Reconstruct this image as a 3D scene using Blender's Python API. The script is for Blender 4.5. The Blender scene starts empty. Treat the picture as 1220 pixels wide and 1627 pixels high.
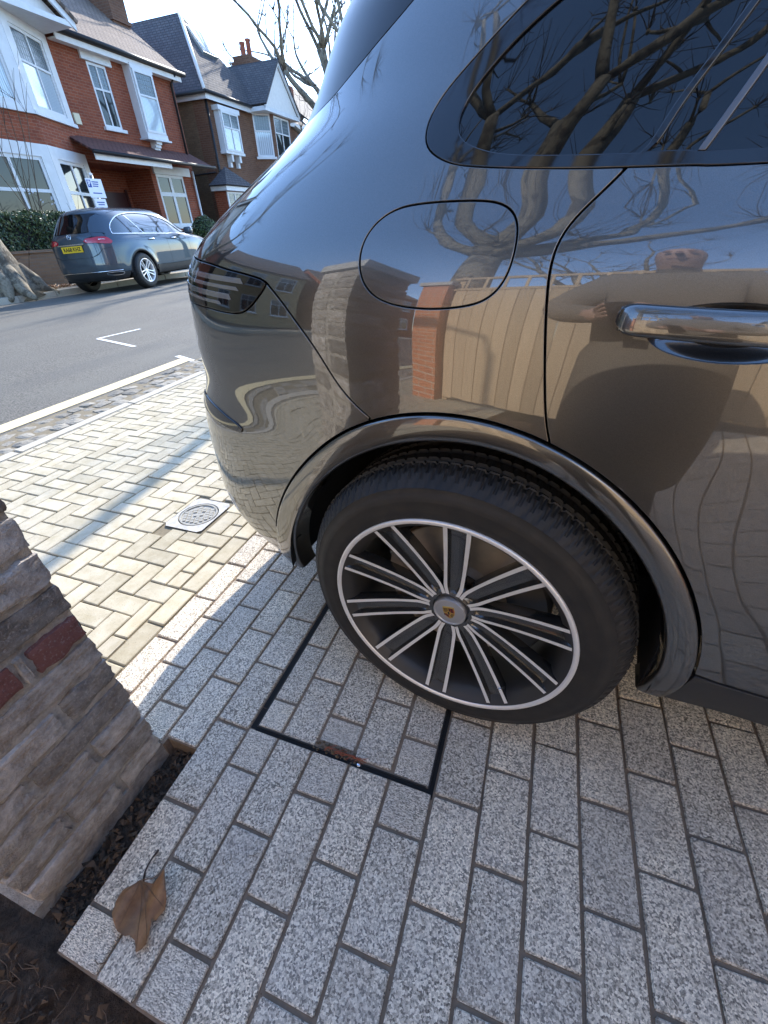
import bpy, bmesh, math, random
import numpy as np
from mathutils import Matrix, Vector, geometry

random.seed(7); np.random.seed(7)
SC = bpy.context.scene
COL = SC.collection
PI = math.pi

# ------------------------------------------------------------------ camera
cam_d = bpy.data.cameras.new("camera"); cam = bpy.data.objects.new("camera", cam_d); COL.objects.link(cam)
cam_d.sensor_fit = 'HORIZONTAL'; cam_d.sensor_width = 36.0; cam_d.lens = 664.5 / 1220 * 36.0
cam_d.clip_start = 0.02; cam_d.clip_end = 3000
_r = Vector((0.9428873, 0.3314384, -0.0333482)); _d = Vector((0.1622676, -0.5444280, -0.8229626)); _f = Vector((-0.2909171, 0.7705496, -0.5671159))
CAM = Vector((0.1065, -0.629, 1.1215))
cam.matrix_world = Matrix(((_r.x, -_d.x, -_f.x, CAM.x), (_r.y, -_d.y, -_f.y, CAM.y), (_r.z, -_d.z, -_f.z, CAM.z), (0, 0, 0, 1)))
SC.camera = cam

# ------------------------------------------------------------------ sky and sun
SUN_EL = math.radians(30.0); SUN_AZ = math.radians(-9.0)          # azimuth measured from +Y towards +X
sun_dir = Vector((math.sin(SUN_AZ) * math.cos(SUN_EL), math.cos(SUN_AZ) * math.cos(SUN_EL), math.sin(SUN_EL)))
W = bpy.data.worlds.new("World"); SC.world = W; W.use_nodes = True
nt = W.node_tree; nt.nodes.clear()
sky = nt.nodes.new('ShaderNodeTexSky'); sky.sky_type = 'NISHITA'; sky.sun_disc = False
sky.sun_elevation = SUN_EL; sky.sun_rotation = SUN_AZ; sky.altitude = 50; sky.air_density = 1.0; sky.dust_density = .4; sky.ozone_density = 5.0
bg = nt.nodes.new('ShaderNodeBackground'); bg.inputs[1].default_value = 0.15
wo = nt.nodes.new('ShaderNodeOutputWorld')
nt.links.new(sky.outputs[0], bg.inputs[0]); nt.links.new(bg.outputs[0], wo.inputs[0])
sl = bpy.data.lights.new("sun", 'SUN'); sl.energy = 2.0; sl.angle = math.radians(0.53); sl.color = (1.0, 0.93, 0.83)
sun = bpy.data.objects.new("sun", sl); COL.objects.link(sun); sun.rotation_euler = sun_dir.to_track_quat('Z', 'Y').to_euler()
vs = SC.view_settings; vs.view_transform = 'Standard'; vs.look = 'None'; vs.exposure = 2.2; vs.gamma = 1.0; vs.use_curve_mapping = False
SC.render.engine = 'CYCLES'
SC.cycles.max_bounces = 8; SC.cycles.diffuse_bounces = 4; SC.cycles.glossy_bounces = 5
SC.cycles.sample_clamp_indirect = 6.0
try:
    SC.cycles.use_denoising = True
except Exception:
    pass

# ------------------------------------------------------------------ materials
MATS = {}
class NT:
    """small node-tree builder"""
    def __init__(s, name):
        s.m = bpy.data.materials.new(name); s.m.use_nodes = True
        s.t = s.m.node_tree; s.b = s.t.nodes['Principled BSDF']; s.o = s.t.nodes['Material Output']
        MATS[name] = s.m
    def n(s, kind, **kw):
        x = s.t.nodes.new(kind)
        for k, v in kw.items():
            if k.startswith('i_'):
                x.inputs[k[2:].replace('_', ' ')].default_value = v
            else:
                setattr(x, k, v)
        return x
    def l(s, a, b): s.t.links.new(a, b)
    def set(s, **kw):
        for k, v in kw.items():
            k = k.replace('_', ' ')
            if k == 'Base Color' or k.endswith('Tint') or k == 'Emission Color':
                v = (*v, 1) if len(v) == 3 else v
            s.b.inputs[k].default_value = v
    def coord(s, which='Object', scale=None, rnd=False):
        tc = s.n('ShaderNodeTexCoord'); out = tc.outputs[which]
        if rnd:
            oi = s.n('ShaderNodeObjectInfo'); mu = s.n('ShaderNodeMath', operation='MULTIPLY'); mu.inputs[1].default_value = 37.0
            s.l(oi.outputs['Random'], mu.inputs[0]); ad = s.n('ShaderNodeVectorMath', operation='ADD')
            s.l(out, ad.inputs[0]); s.l(mu.outputs[0], ad.inputs[1]); out = ad.outputs[0]
        if scale is not None:
            sc = s.n('ShaderNodeVectorMath', operation='MULTIPLY'); sc.inputs[1].default_value = scale
            s.l(out, sc.inputs[0]); out = sc.outputs[0]
        return out
    def noise(s, vec, scale, detail=3, rough=.55):
        x = s.n('ShaderNodeTexNoise'); x.inputs['Scale'].default_value = scale; x.inputs['Detail'].default_value = detail; x.inputs['Roughness'].default_value = rough
        s.l(vec, x.inputs['Vector']); return x.outputs['Fac']
    def ramp(s, fac, stops, interp='LINEAR'):
        x = s.n('ShaderNodeValToRGB'); x.color_ramp.interpolation = interp
        e = x.color_ramp.elements
        while len(e) < len(stops): e.new(0.5)
        for q, (p, c) in zip(e, stops):
            q.position = p; q.color = (c, c, c, 1) if isinstance(c, (int, float)) else (*c, 1)
        s.l(fac, x.inputs[0]); return x.outputs[0]
    def mix(s, fac, a, b, mode='MIX'):
        x = s.n('ShaderNodeMix', data_type='RGBA', blend_type=mode)
        for sock, v in ((x.inputs[0], fac), (x.inputs[6], a), (x.inputs[7], b)):
            if hasattr(v, 'is_linked'): s.l(v, sock)
            else: sock.default_value = v if isinstance(v, (int, float)) else ((*v, 1) if len(v) == 3 else v)
        return x.outputs[2]
    def rnd(s, lo, hi):
        oi = s.n('ShaderNodeObjectInfo'); mr = s.n('ShaderNodeMapRange'); mr.inputs[3].default_value = lo; mr.inputs[4].default_value = hi
        s.l(oi.outputs['Random'], mr.inputs[0]); return mr.outputs[0]
    def bump(s, h, strength=.3, dist=.01):
        x = s.n('ShaderNodeBump'); x.inputs['Strength'].default_value = strength; x.inputs['Distance'].default_value = dist
        s.l(h, x.inputs['Height']); s.l(x.outputs[0], s.b.inputs['Normal'])
    def col(s, c): s.l(c, s.b.inputs['Base Color'])

def plain(name, c, rough=.6, metal=0., coat=0., var=.0, vscale=8., **kw):
    t = NT(name); t.set(Base_Color=c, Roughness=rough, Metallic=metal, Coat_Weight=coat, **kw)
    if var:
        v = t.noise(t.coord('Object'), vscale, 4)
        t.col(t.mix(t.ramp(v, [(.3, 0.), (.7, 1.)]), tuple(x * (1 - var) for x in c), tuple(min(1, x * (1 + var)) for x in c)))
    return t.m

# granite setts
t = NT('granite'); co = t.coord('Object', rnd=True)
vo = t.n('ShaderNodeTexVoronoi'); vo.inputs['Scale'].default_value = 300; t.l(co, vo.inputs['Vector'])
sepc = t.n('ShaderNodeSeparateColor'); t.l(vo.outputs['Color'], sepc.inputs[0])
n2 = t.noise(co, 520, 2, .7); n1 = t.noise(co, 9, 3); n3 = t.noise(co, 2.2, 3)
mixv = t.n('ShaderNodeMath', operation='MULTIPLY_ADD'); t.l(n2, mixv.inputs[0]); mixv.inputs[1].default_value = 1.1; t.l(sepc.outputs[0], mixv.inputs[2])
hv = t.n('ShaderNodeMath', operation='MULTIPLY'); t.l(mixv.outputs[0], hv.inputs[0]); hv.inputs[1].default_value = .5
c1 = t.ramp(hv.outputs[0], [(.20, (.055, .046, .035)), (.35, (.228, .192, .143)), (.45, (.475, .405, .305)), (.60, (.685, .59, .45)), (.78, (1.0, .89, .70))])
c2 = t.mix(t.ramp(n1, [(.35, 0.), (.75, .30)]), c1, (.50, .465, .42)); c3 = t.mix(1.0, c2, t.ramp(t.rnd(0, 1), [(0, (.86, .86, .87)), (.5, 1.0), (1, (1.12, 1.10, 1.07))]), 'MULTIPLY')
c3 = t.mix(t.ramp(n3, [(.52, 0.), (.74, .30)]), c3, (.24, .20, .155))
wn = t.noise(t.n('ShaderNodeNewGeometry').outputs['Position'], 3.1, 5, .6); c3 = t.mix(t.ramp(wn, [(.50, 0.), (.74, .28)]), c3, (.19, .16, .125))
t.col(c3); t.set(Roughness=.7); t.bump(n2, .25, .002)

t = NT('tan_block'); co = t.coord('Object', rnd=True)
n1 = t.noise(co, 14, 5, .65); n2 = t.noise(co, 260, 2); n3 = t.noise(co, 5, 3)
c1 = t.mix(t.ramp(n1, [(.3, 0.), (.72, 1.)]), (.41, .35, .228), (.58, .515, .385))
c1 = t.mix(t.ramp(n3, [(.55, 0.), (.8, .5)]), c1, (.40, .36, .29))
c1 = t.mix(t.ramp(n2, [(.60, 0.), (.7, .55)]), c1, (.22, .19, .14))
t.col(t.mix(1.0, c1, t.ramp(t.rnd(0, 1), [(0, (.80, .79, .76)), (.5, .98), (1, (1.10, 1.08, 1.04))]), 'MULTIPLY')); t.set(Roughness=.85); t.bump(n2, .35, .003)

t = NT('joint_mortar'); co = t.coord('Object'); n1 = t.noise(co, 60, 4)
t.col(t.mix(n1, (.15, .105, .070), (.29, .215, .150))); t.set(Roughness=.95); t.bump(n1, .6, .006)
t = NT('joint_sand'); co = t.coord('Object'); n1 = t.noise(co, 40, 4)
t.col(t.mix(n1, (.13, .105, .065), (.26, .215, .14))); t.set(Roughness=.95); t.bump(n1, .5, .005)
t = NT('soil'); co = t.coord('Object'); n1 = t.noise(co, 45, 6, .7); n2 = t.noise(co, 7, 4)
t.col(t.mix(t.ramp(n1, [(.3, 0.), (.75, 1.)]), (.035, .022, .014), (.15, .10, .065))); t.set(Roughness=.97)
t.bump(n1, .9, .02)
t = NT('soil_clod'); co = t.coord('Object', rnd=True); n1 = t.noise(co, 40, 5)
t.col(t.mix(n1, (.04, .026, .017), (.19, .13, .085))); t.set(Roughness=.97)
t = NT('asphalt'); co = t.coord('Object'); n1 = t.noise(co, 75, 4, .8); n2 = t.noise(co, 1.1, 5); n3 = t.noise(t.coord('Object', (.9, .12, 1)), 1.6, 4)
c1 = t.mix(t.ramp(n1, [(.35, 0.), (.7, 1.)]), (.035, .032, .026), (.23, .213, .175))
c1 = t.mix(t.ramp(n2, [(.42, 0.), (.7, .6)]), c1, (.145, .138, .112)); c1 = t.mix(t.ramp(n3, [(.5, 0.), (.75, .5)]), c1, (.075, .075, .070))
t.col(c1); t.set(Roughness=.82); t.bump(n1, .6, .006)
t = NT('ground_earth'); co = t.coord('Object'); n1 = t.noise(co, 3, 5); t.col(t.mix(n1, (.05, .048, .04), (.11, .10, .08))); t.set(Roughness=.95)
t = NT('pavement_far'); co = t.coord('Object'); n1 = t.noise(co, 6, 5); br = t.n('ShaderNodeTexBrick'); br.inputs['Scale'].default_value = 1.0
br.inputs['Brick Width'].default_value = .6; br.inputs['Row Height'].default_value = .45; br.inputs['Mortar Size'].default_value = .012
br.inputs['Color1'].default_value = (.40, .37, .30, 1); br.inputs['Color2'].default_value = (.34, .31, .25, 1); br.inputs['Mortar'].default_value = (.13, .115, .09, 1)
t.l(co, br.inputs['Vector']); t.col(t.mix(.5, br.outputs[0], t.mix(n1, (.22, .2, .16), (.46, .43, .36)))); t.set(Roughness=.9)
t = NT('kerb_stone'); co = t.coord('Object', rnd=True); n1 = t.noise(co, 30, 5); n2 = t.noise(co, 4, 4)
t.col(t.mix(n1, t.mix(n2, (.30, .26, .20), (.42, .38, .30)), (.55, .51, .42))); t.set(Roughness=.9); t.bump(n1, .4, .005)
t = NT('cobble'); co = t.coord('Object', rnd=True); n1 = t.noise(co, 35, 5, .7)
t.col(t.mix(1.0, t.mix(n1, (.13, .11, .085), (.40, .37, .30)), t.ramp(t.rnd(0, 1), [(0, .7), (1, 1.15)]), 'MULTIPLY')); t.set(Roughness=.85); t.bump(n1, .7, .01)
t = NT('line_paint'); co = t.coord('Object'); n1 = t.noise(co, 22, 5, .7); t.col(t.mix(t.ramp(n1, [(.58, 0.), (.7, .8)]), (.70, .58, .33), (.22, .21, .18))); t.set(Roughness=.7)
t = NT('white_paint_line'); co = t.coord('Object'); n1 = t.noise(co, 30, 5, .7); t.col(t.mix(t.ramp(n1, [(.6, 0.), (.75, .7)]), (.78, .77, .72), (.25, .24, .22))); t.set(Roughness=.7)

def brick_mat(name, c1, c2, mortar, w=.225, h=.075, plane='yz', rough=.88, ms=.008):
    t = NT(name); tc = t.n('ShaderNodeTexCoord'); sp = t.n('ShaderNodeSeparateXYZ'); t.l(tc.outputs['Object'], sp.inputs[0])
    cb = t.n('ShaderNodeCombineXYZ')
    ad = t.n('ShaderNodeMath', operation='ADD'); t.l(sp.outputs['X'], ad.inputs[0]); t.l(sp.outputs['Y'], ad.inputs[1])
    t.l(ad.outputs[0], cb.inputs[0]); t.l(sp.outputs['Z'], cb.inputs[1])
    br = t.n('ShaderNodeTexBrick'); br.inputs['Scale'].default_value = 1; br.inputs['Brick Width'].default_value = w; br.inputs['Row Height'].default_value = h
    br.inputs['Mortar Size'].default_value = ms; br.inputs['Mortar Smooth'].default_value = .2; br.inputs['Bias'].default_value = -.1
    br.inputs['Color1'].default_value = (*c1, 1); br.inputs['Color2'].default_value = (*c2, 1); br.inputs['Mortar'].default_value = (*mortar, 1)
    t.l(cb.outputs[0], br.inputs['Vector'])
    n1 = t.noise(tc.outputs['Object'], 1.3, 4); n2 = t.noise(tc.outputs['Object'], 18, 4)
    c = t.mix(t.ramp(n1, [(.35, 0.), (.7, .45)]), br.outputs[0], tuple(x * .62 for x in c1)); c = t.mix(t.ramp(n2, [(.4, 0.), (.8, .35)]), c, tuple(min(1, x * 1.35) for x in c2))
    t.col(c); t.set(Roughness=rough); inv = t.n('ShaderNodeMath', operation='SUBTRACT'); inv.inputs[0].default_value = 1; t.l(br.outputs['Fac'], inv.inputs[1]); t.bump(inv.outputs[0], .5, .01)
    return t.m
brick_mat('red_brick', (.20, .042, .017), (.31, .078, .030), (.27, .15, .10))
brick_mat('brown_brick', (.125, .058, .032), (.185, .088, .047), (.18, .12, .085))
brick_mat('stock_brick', (.15, .098, .055), (.21, .14, .08), (.085, .065, .045))
brick_mat('garden_brick', (.30, .20, .12), (.22, .14, .085), (.22, .19, .15))
brick_mat('yellow_brick', (.52, .38, .20), (.46, .33, .17), (.35, .29, .2))
brick_mat('orange_brick', (.50, .17, .08), (.58, .22, .10), (.5, .4, .3), w=.225, h=.075)
def tile_mat(name, c, d, pitch=.11, wid=.17, bumpd=.03):
    t = NT(name); tc = t.n('ShaderNodeTexCoord'); uv = tc.outputs['UV']
    br = t.n('ShaderNodeTexBrick'); br.inputs['Scale'].default_value = 1; br.inputs['Brick Width'].default_value = wid; br.inputs['Row Height'].default_value = pitch
    br.inputs['Mortar Size'].default_value = .014; br.inputs['Mortar Smooth'].default_value = .6
    br.inputs['Color1'].default_value = (*c, 1); br.inputs['Color2'].default_value = (*d, 1); br.inputs['Mortar'].default_value = tuple(x * .35 for x in c) + (1,)
    t.l(uv, br.inputs['Vector']); n1 = t.noise(tc.outputs['Object'], 2.5, 5)
    t.col(t.mix(t.ramp(n1, [(.4, 0.), (.75, .55)]), br.outputs[0], tuple(x * .55 for x in d))); t.set(Roughness=.85)
    inv = t.n('ShaderNodeMath', operation='SUBTRACT'); inv.inputs[0].default_value = 1; t.l(br.outputs['Fac'], inv.inputs[1]); t.bump(inv.outputs[0], .8, bumpd)
tile_mat('clay_tile', (.20, .145, .11), (.26, .19, .145), .12, .18)
tile_mat('slate', (.085, .08, .085), (.12, .11, .11), .13, .22)
tile_mat('porch_tile', (.125, .05, .04), (.16, .065, .05), .11, .18)
plain('white_paint', (.66, .67, .67), .45, var=.06, vscale=5)
plain('cream_paint', (.72, .70, .66), .55, var=.06)
plain('black_iron', (.012, .012, .013), .5)
plain('dark_door', (.05, .012, .010), .4)
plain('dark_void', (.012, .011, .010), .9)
plain('lead_flashing', (.22, .26, .27), .55)
plain('terracotta', (.30, .09, .05), .85, var=.2)
t = NT('window_glass'); t.set(Base_Color=(.02, .026, .028), Roughness=.03, Specular_IOR_Level=.5, Coat_Weight=.0)
t = NT('curtain_glass'); co = t.coord('Object'); w_ = t.n('ShaderNodeTexWave'); w_.inputs['Scale'].default_value = 5; w_.bands_direction = 'Y'; w_.inputs['Distortion'].default_value = 1.5; t.l(co, w_.inputs[0])
t.col(t.mix(w_.outputs['Fac'], (.30, .36, .40), (.55, .62, .66))); t.set(Roughness=.06, Specular_IOR_Level=.8, Coat_Weight=.5)
t = NT('lead_glass'); t.set(Base_Color=(.10, .13, .15), Roughness=.12, Specular_IOR_Level=.8)

# garden pier
t = NT('old_brick'); co = t.coord('Object', rnd=True); n1 = t.noise(co, 26, 6, .7); n2 = t.noise(t.coord('Object', (1, 1, 4.5), rnd=True), 20, 5, .7)
c1 = t.mix(t.ramp(n1, [(.3, 0.), (.7, 1.)]), (.22, .195, .17), (.64, .59, .53)); c1 = t.mix(t.ramp(n2, [(.5, 0.), (.68, .7)]), c1, (.33, .23, .135))
c1 = t.mix(1.0, c1, t.ramp(t.rnd(0, 1), [(0, .42), (.5, .85), (1, 1.2)]), 'MULTIPLY'); n3 = t.noise(co, 160, 3)
t.col(t.mix(t.ramp(n3, [(.55, 0.), (.75, .6)]), c1, (.5, .46, .41))); t.set(Roughness=.95); t.bump(n1, 1.0, .012)
t = NT('old_mortar'); co = t.coord('Object'); n1 = t.noise(co, 30, 6, .7); n2 = t.noise(co, 150, 3)
c1 = t.mix(t.ramp(n1, [(.3, 0.), (.7, 1.)]), (.22, .195, .16), (.56, .51, .44)); t.col(t.mix(t.ramp(n2, [(.5, 0.), (.8, .7)]), c1, (.40, .37, .33))); t.set(Roughness=.95); t.bump(n1, .9, .012)
t = NT('red_old_brick'); co = t.coord('Object', rnd=True); n1 = t.noise(co, 60, 5, .7); n2 = t.noise(co, 190, 2)
c1 = t.mix(n1, (.14, .052, .044), (.24, .105, .09)); t.col(t.mix(t.ramp(n2, [(.56, 0.), (.75, .6)]), c1, (.34, .30, .28))); t.set(Roughness=.92); t.bump(n1, .7, .006)

# car finishes
def paint(name, c, flake=.5, rough=.28, coat_ior=1.65, metal=.9):
    t = NT(name); co = t.coord('Object'); vo = t.n('ShaderNodeTexVoronoi'); vo.inputs['Scale'].default_value = 2600; t.l(co, vo.inputs['Vector'])
    hs = t.n('ShaderNodeSeparateColor'); t.l(vo.outputs['Color'], hs.inputs[0])
    t.col(t.mix(hs.outputs[0], tuple(x * (1 - flake * .5) for x in c), tuple(x * (1 + flake * .6) for x in c)))
    t.set(Metallic=metal, Roughness=rough, Specular_Tint=(.22, .22, .22), Coat_Weight=1.0, Coat_Roughness=.012, Coat_IOR=coat_ior)
    return t.m
paint('paint_quartz', (.112, .105, .095), rough=.31, coat_ior=1.98, metal=.9, flake=.4)
paint('paint_graphite', (.055, .078, .100), coat_ior=1.55, rough=.42, metal=.6)
plain('gloss_black', (.005, .005, .006), .05, Specular_IOR_Level=.8)
plain('trim_satin', (.16, .16, .165), .32, metal=.7)
plain('blade_plastic', (.006, .006, .007), .30, Specular_IOR_Level=.18)
plain('tinted_glass', (.004, .005, .006), .012, Specular_IOR_Level=.62)
plain('clear_tint_glass', (.03, .045, .05), .02, coat=1.0, Coat_IOR=1.8)
plain('satin_plastic', (.018, .018, .019), .48)
plain('rubber_seal', (.006, .006, .006), .6)
plain('liner', (.006, .006, .006), .9)
t = NT('tyre_rubber'); co = t.coord('Object'); n1 = t.noise(co, 25, 5); t.col(t.mix(t.ramp(n1, [(.4, 0.), (.8, 1.)]), (.009, .009, .009), (.024, .021, .018))); t.set(Roughness=.62); t.bump(t.noise(co, 220, 2), .15, .002)
plain('machined_alloy', (.80, .79, .77), .34, metal=.45)
plain('dark_alloy', (.10, .098, .095), .18, metal=.8, coat=.6)
plain('barrel', (.05, .047, .044), .45, metal=.4)
plain('chrome', (.75, .75, .76), .12, metal=1.0)
plain('brake_steel', (.40, .36, .31), .42, metal=.3, var=.2, vscale=20)
plain('caliper', (.07, .07, .07), .4)
plain('lamp_red', (.42, .008, .025), .12, coat=1.0, Coat_Roughness=.02)
plain('lamp_smoke', (.008, .006, .006), .05, Specular_IOR_Level=.55)
plain('lamp_grey', (.13, .125, .125), .2, coat=.8)
plain('lamp_clear', (.75, .77, .78), .1, coat=1.0)
plain('plate_yellow', (.75, .50, .02), .45)
plain('plate_black', (.01, .01, .01), .5)
plain('crest_gold', (.55, .36, .10), .35, metal=.6)
plain('crest_red', (.22, .01, .015), .4)
plain('crest_black', (.01, .01, .01), .4)
plain('cap_silver', (.52, .50, .49), .32, metal=.8)
# plants and others
t = NT('plane_bark'); co = t.coord('Object'); n1 = t.noise(co, 4.5, 5, .65); n2 = t.noise(co, 22, 4)
c1 = t.mix(t.ramp(n1, [(.42, 0.), (.5, 1.)], 'EASE'), (.10, .085, .062), (.235, .205, .15)); t.col(t.mix(t.ramp(n2, [(.45, 0.), (.7, .5)]), c1, (.075, .062, .045))); t.set(Roughness=.9); t.bump(n2, .7, .02)
plain('twig', (.060, .046, .032), .9)
t = NT('hedge_leaf'); t.col(t.mix(t.rnd(0, 1), (.03, .055, .018), (.05, .085, .025))); gi = t.n('ShaderNodeNewGeometry'); t.col(t.ramp(gi.outputs['Random Per Island'], [(0, (.016, .035, .010)), (.6, (.045, .085, .022)), (1, (.12, .15, .05))])); t.set(Roughness=.4)
t = NT('dry_leaf'); co = t.coord('Object'); n1 = t.noise(co, 45, 4); n2 = t.noise(co, 160, 3); c1 = t.mix(t.ramp(n1, [(.3, 0.), (.7, 1.)]), (.17, .075, .028), (.32, .165, .065)); t.col(t.mix(t.ramp(n2, [(.55, 0.), (.75, .4)]), c1, (.10, .045, .02))); t.set(Roughness=.55)
plain('leaf_stalk', (.05, .03, .02), .7)
plain('leaf_vein', (.20, .105, .05), .7)
t = NT('fence_board'); co = t.coord('Object', (6, 6, .7), rnd=True); n1 = t.noise(co, 4, 5); t.col(t.mix(1., t.mix(n1, (.46, .33, .20), (.60, .46, .30)), t.ramp(t.rnd(0, 1), [(0, .75), (1, 1.1)]), 'MULTIPLY')); t.set(Roughness=.8)
t = NT('iron_cover'); co = t.coord('Object'); n1 = t.noise(co, 60, 4); t.col(t.mix(n1, (.20, .185, .15), (.46, .44, .38))); t.set(Roughness=.6, Metallic=.25)
plain('concrete', (.46, .44, .40), .9, var=.25, vscale=25)
plain('tray_steel', (.035, .032, .028), .6, metal=.5)
t = NT('rust_debris'); co = t.coord('Object'); n1 = t.noise(co, 160, 4); t.col(t.mix(n1, (.06, .045, .03), (.20, .15, .09))); t.set(Roughness=.95)
plain('coat_cloth', (.17, .145, .115), .85)
plain('face_shade', (.24, .13, .09), .6)
plain('trouser_cloth', (.02, .024, .035), .85)
plain('skin_tone', (.42, .26, .19), .55)
plain('hair', (.035, .022, .015), .6)
plain('shoe', (.015, .012, .010), .5)
plain('sign_white', (.78, .80, .84), .5)
plain('sign_blue', (.02, .06, .30), .5)
plain('galvanised', (.32, .33, .33), .45, metal=.7)
plain('alarm_cream', (.65, .58, .40), .5)
M_ = lambda n: MATS[n]

# ------------------------------------------------------------------ helpers
def mesh_obj(name, verts, faces, mats, parent=None, midx=None, smooth=False, normals=None, uvs=None):
    me = bpy.data.meshes.new(name)
    me.from_pydata([tuple(map(float, v)) for v in verts], [], [tuple(int(i) for i in f) for f in faces]); me.update()
    if isinstance(mats, str): mats = [mats]
    for m in mats: me.materials.append(M_(m))
    if midx is not None: me.polygons.foreach_set('material_index', np.asarray(midx, dtype=np.int32))
    if smooth or normals is not None: me.polygons.foreach_set('use_smooth', np.ones(len(me.polygons), dtype=bool))
    if uvs is not None:
        ul = me.uv_layers.new(name='uv')
        li = np.empty(len(me.loops), dtype=np.int32); me.loops.foreach_get('vertex_index', li)
        ul.data.foreach_set('uv', np.asarray(uvs, dtype=np.float32)[li].ravel())
    if normals is not None: me.normals_split_custom_set_from_vertices([tuple(map(float, n)) for n in normals])
    o = bpy.data.objects.new(name, me); COL.objects.link(o)
    if parent is not None: o.parent = parent
    return o
def link(name, me, parent=None, loc=None, rot=None):
    o = bpy.data.objects.new(name, me); COL.objects.link(o)
    if parent is not None: o.parent = parent
    if loc is not None: o.location = loc
    if rot is not None: o.rotation_euler = rot
    return o
def empty(name, loc=(0, 0, 0), rot=(0, 0, 0), parent=None):
    o = bpy.data.objects.new(name, None); COL.objects.link(o); o.location = loc; o.rotation_euler = rot; o.empty_display_size = .1
    if parent is not None: o.parent = parent
    return o
def tag(o, label=None, cat=None, group=None, kind=None):
    if label: o['label'] = label
    if cat: o['category'] = cat
    if group: o['group'] = group
    if kind: o['kind'] = kind
    return o

class MB:
    """collects geometry for one mesh"""
    def __init__(s): s.v = []; s.f = []; s.m = []; s.uv = []; s.useuv = False
    def add(s, v, f, m=0, uv=None):
        b = len(s.v); s.v += [tuple(x) for x in v]; s.f += [tuple(i + b for i in q) for q in f]; s.m += [m] * len(f)
        if uv is not None: s.uv += list(uv); s.useuv = True
        else: s.uv += [(0, 0)] * len(v)
        return s
    def box(s, x0, x1, y0, y1, z0, z1, m=0):
        return s.add([(x0, y0, z0), (x1, y0, z0), (x1, y1, z0), (x0, y1, z0), (x0, y0, z1), (x1, y0, z1), (x1, y1, z1), (x0, y1, z1)],
                     [(0, 3, 2, 1), (4, 5, 6, 7), (0, 1, 5, 4), (1, 2, 6, 5), (2, 3, 7, 6), (3, 0, 4, 7)], m)
    def obox(s, o, u, v, w, a, b, c, m=0):
        """oriented box: o origin; u,v,w unit axes; a,b,c=(lo,hi) ranges"""
        o, u, v, w = map(np.array, (o, u, v, w)); P = [o + u * i + v * j + w * k for k in c for j in b for i in a]
        P = [P[0], P[1], P[3], P[2], P[4], P[5], P[7], P[6]]
        return s.add(P, [(0, 3, 2, 1), (4, 5, 6, 7), (0, 1, 5, 4), (1, 2, 6, 5), (2, 3, 7, 6), (3, 0, 4, 7)], m)
    def tube(s, pts, rad, n=8, m=0, cap=True):
        pts = [np.array(p, float) for p in pts]; b = len(s.v); up = np.array([.13, .21, .97])
        rad = rad if hasattr(rad, '__len__') else [rad] * len(pts)
        for i, p in enumerate(pts):
            d = pts[min(i + 1, len(pts) - 1)] - pts[max(i - 1, 0)]; d = d / (np.linalg.norm(d) + 1e-9)
            a = np.cross(d, up)
            if np.linalg.norm(a) < .1: a = np.cross(d, (1, 0, 0))
            a /= np.linalg.norm(a); c = np.cross(d, a)
            for k in range(n):
                t_ = 2 * PI * k / n; s.v.append(tuple(p + rad[i] * (a * math.cos(t_) + c * math.sin(t_)))); s.uv.append((0, 0))
        for i in range(len(pts) - 1):
            for k in range(n):
                s.f.append((b + i * n + k, b + i * n + (k + 1) % n, b + (i + 1) * n + (k + 1) % n, b + (i + 1) * n + k)); s.m.append(m)
        if cap:
            s.f.append(tuple(b + k for k in range(n))[::-1]); s.m.append(m)
            e = b + (len(pts) - 1) * n; s.f.append(tuple(e + k for k in range(n))); s.m.append(m)
        return s
    def lathe(s, prof, n=48, m=0, axis='y', close=False):
        """prof: list of (r, h) revolved round axis"""
        b = len(s.v); L = len(prof)
        for k in range(n):
            t_ = 2 * PI * k / n; c, q = math.cos(t_), math.sin(t_)
            for r, h in prof:
                s.v.append((r * c, h, r * q) if axis == 'y' else (r * c, r * q, h)); s.uv.append((0, 0))
        for k in range(n):
            k2 = (k + 1) % n
            for i in range(L - 1 + (1 if close else 0)):
                j = (i + 1) % L
                s.f.append((b + k * L + i, b + k * L + j, b + k2 * L + j, b + k2 * L + i)); s.m.append(m)
        return s
    def build(s, name, mats, parent=None, smooth=False, loc=None):
        o = mesh_obj(name, s.v, s.f, mats, parent, s.m, smooth, uvs=s.uv if s.useuv else None)
        if loc is not None: o.location = loc
        return o
def shade_auto(o, ang=35):
    me = o.data; me.polygons.foreach_set('use_smooth', np.ones(len(me.polygons), dtype=bool))
    bm = bmesh.new(); bm.from_mesh(me); a = math.radians(ang)
    for e in bm.edges:
        if len(e.link_faces) == 2 and e.calc_face_angle(0) > a: e.smooth = False
    bm.to_mesh(me); bm.free(); return o
def bevel_box_mesh(name, lx, ly, lz, bev, mats, jitter=0., seg=1):
    """block with bevelled edges, top at z=0, centred in x,y"""
    bm = bmesh.new(); bmesh.ops.create_cube(bm, size=1.0)
    for v in bm.verts:
        v.co = Vector((v.co.x * lx, v.co.y * ly, (v.co.z - .5) * lz))
        if jitter: v.co += Vector((random.uniform(-1, 1), random.uniform(-1, 1), random.uniform(-.4, .4))) * jitter
    bmesh.ops.bevel(bm, geom=[e for e in bm.edges], offset=bev, segments=seg, affect='EDGES')
    me = bpy.data.meshes.new(name); bm.to_mesh(me); bm.free(); me.materials.append(M_(mats)); return me

# ------------------------------------------------------------------ ground, road, pavements
g = MB().add([(-700, -700, -.30), (700, -700, -.30), (700, 700, -.30), (-700, 700, -.30)], [(0, 1, 2, 3)]).build('ground', 'ground_earth'); tag(g, kind='structure')

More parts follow.
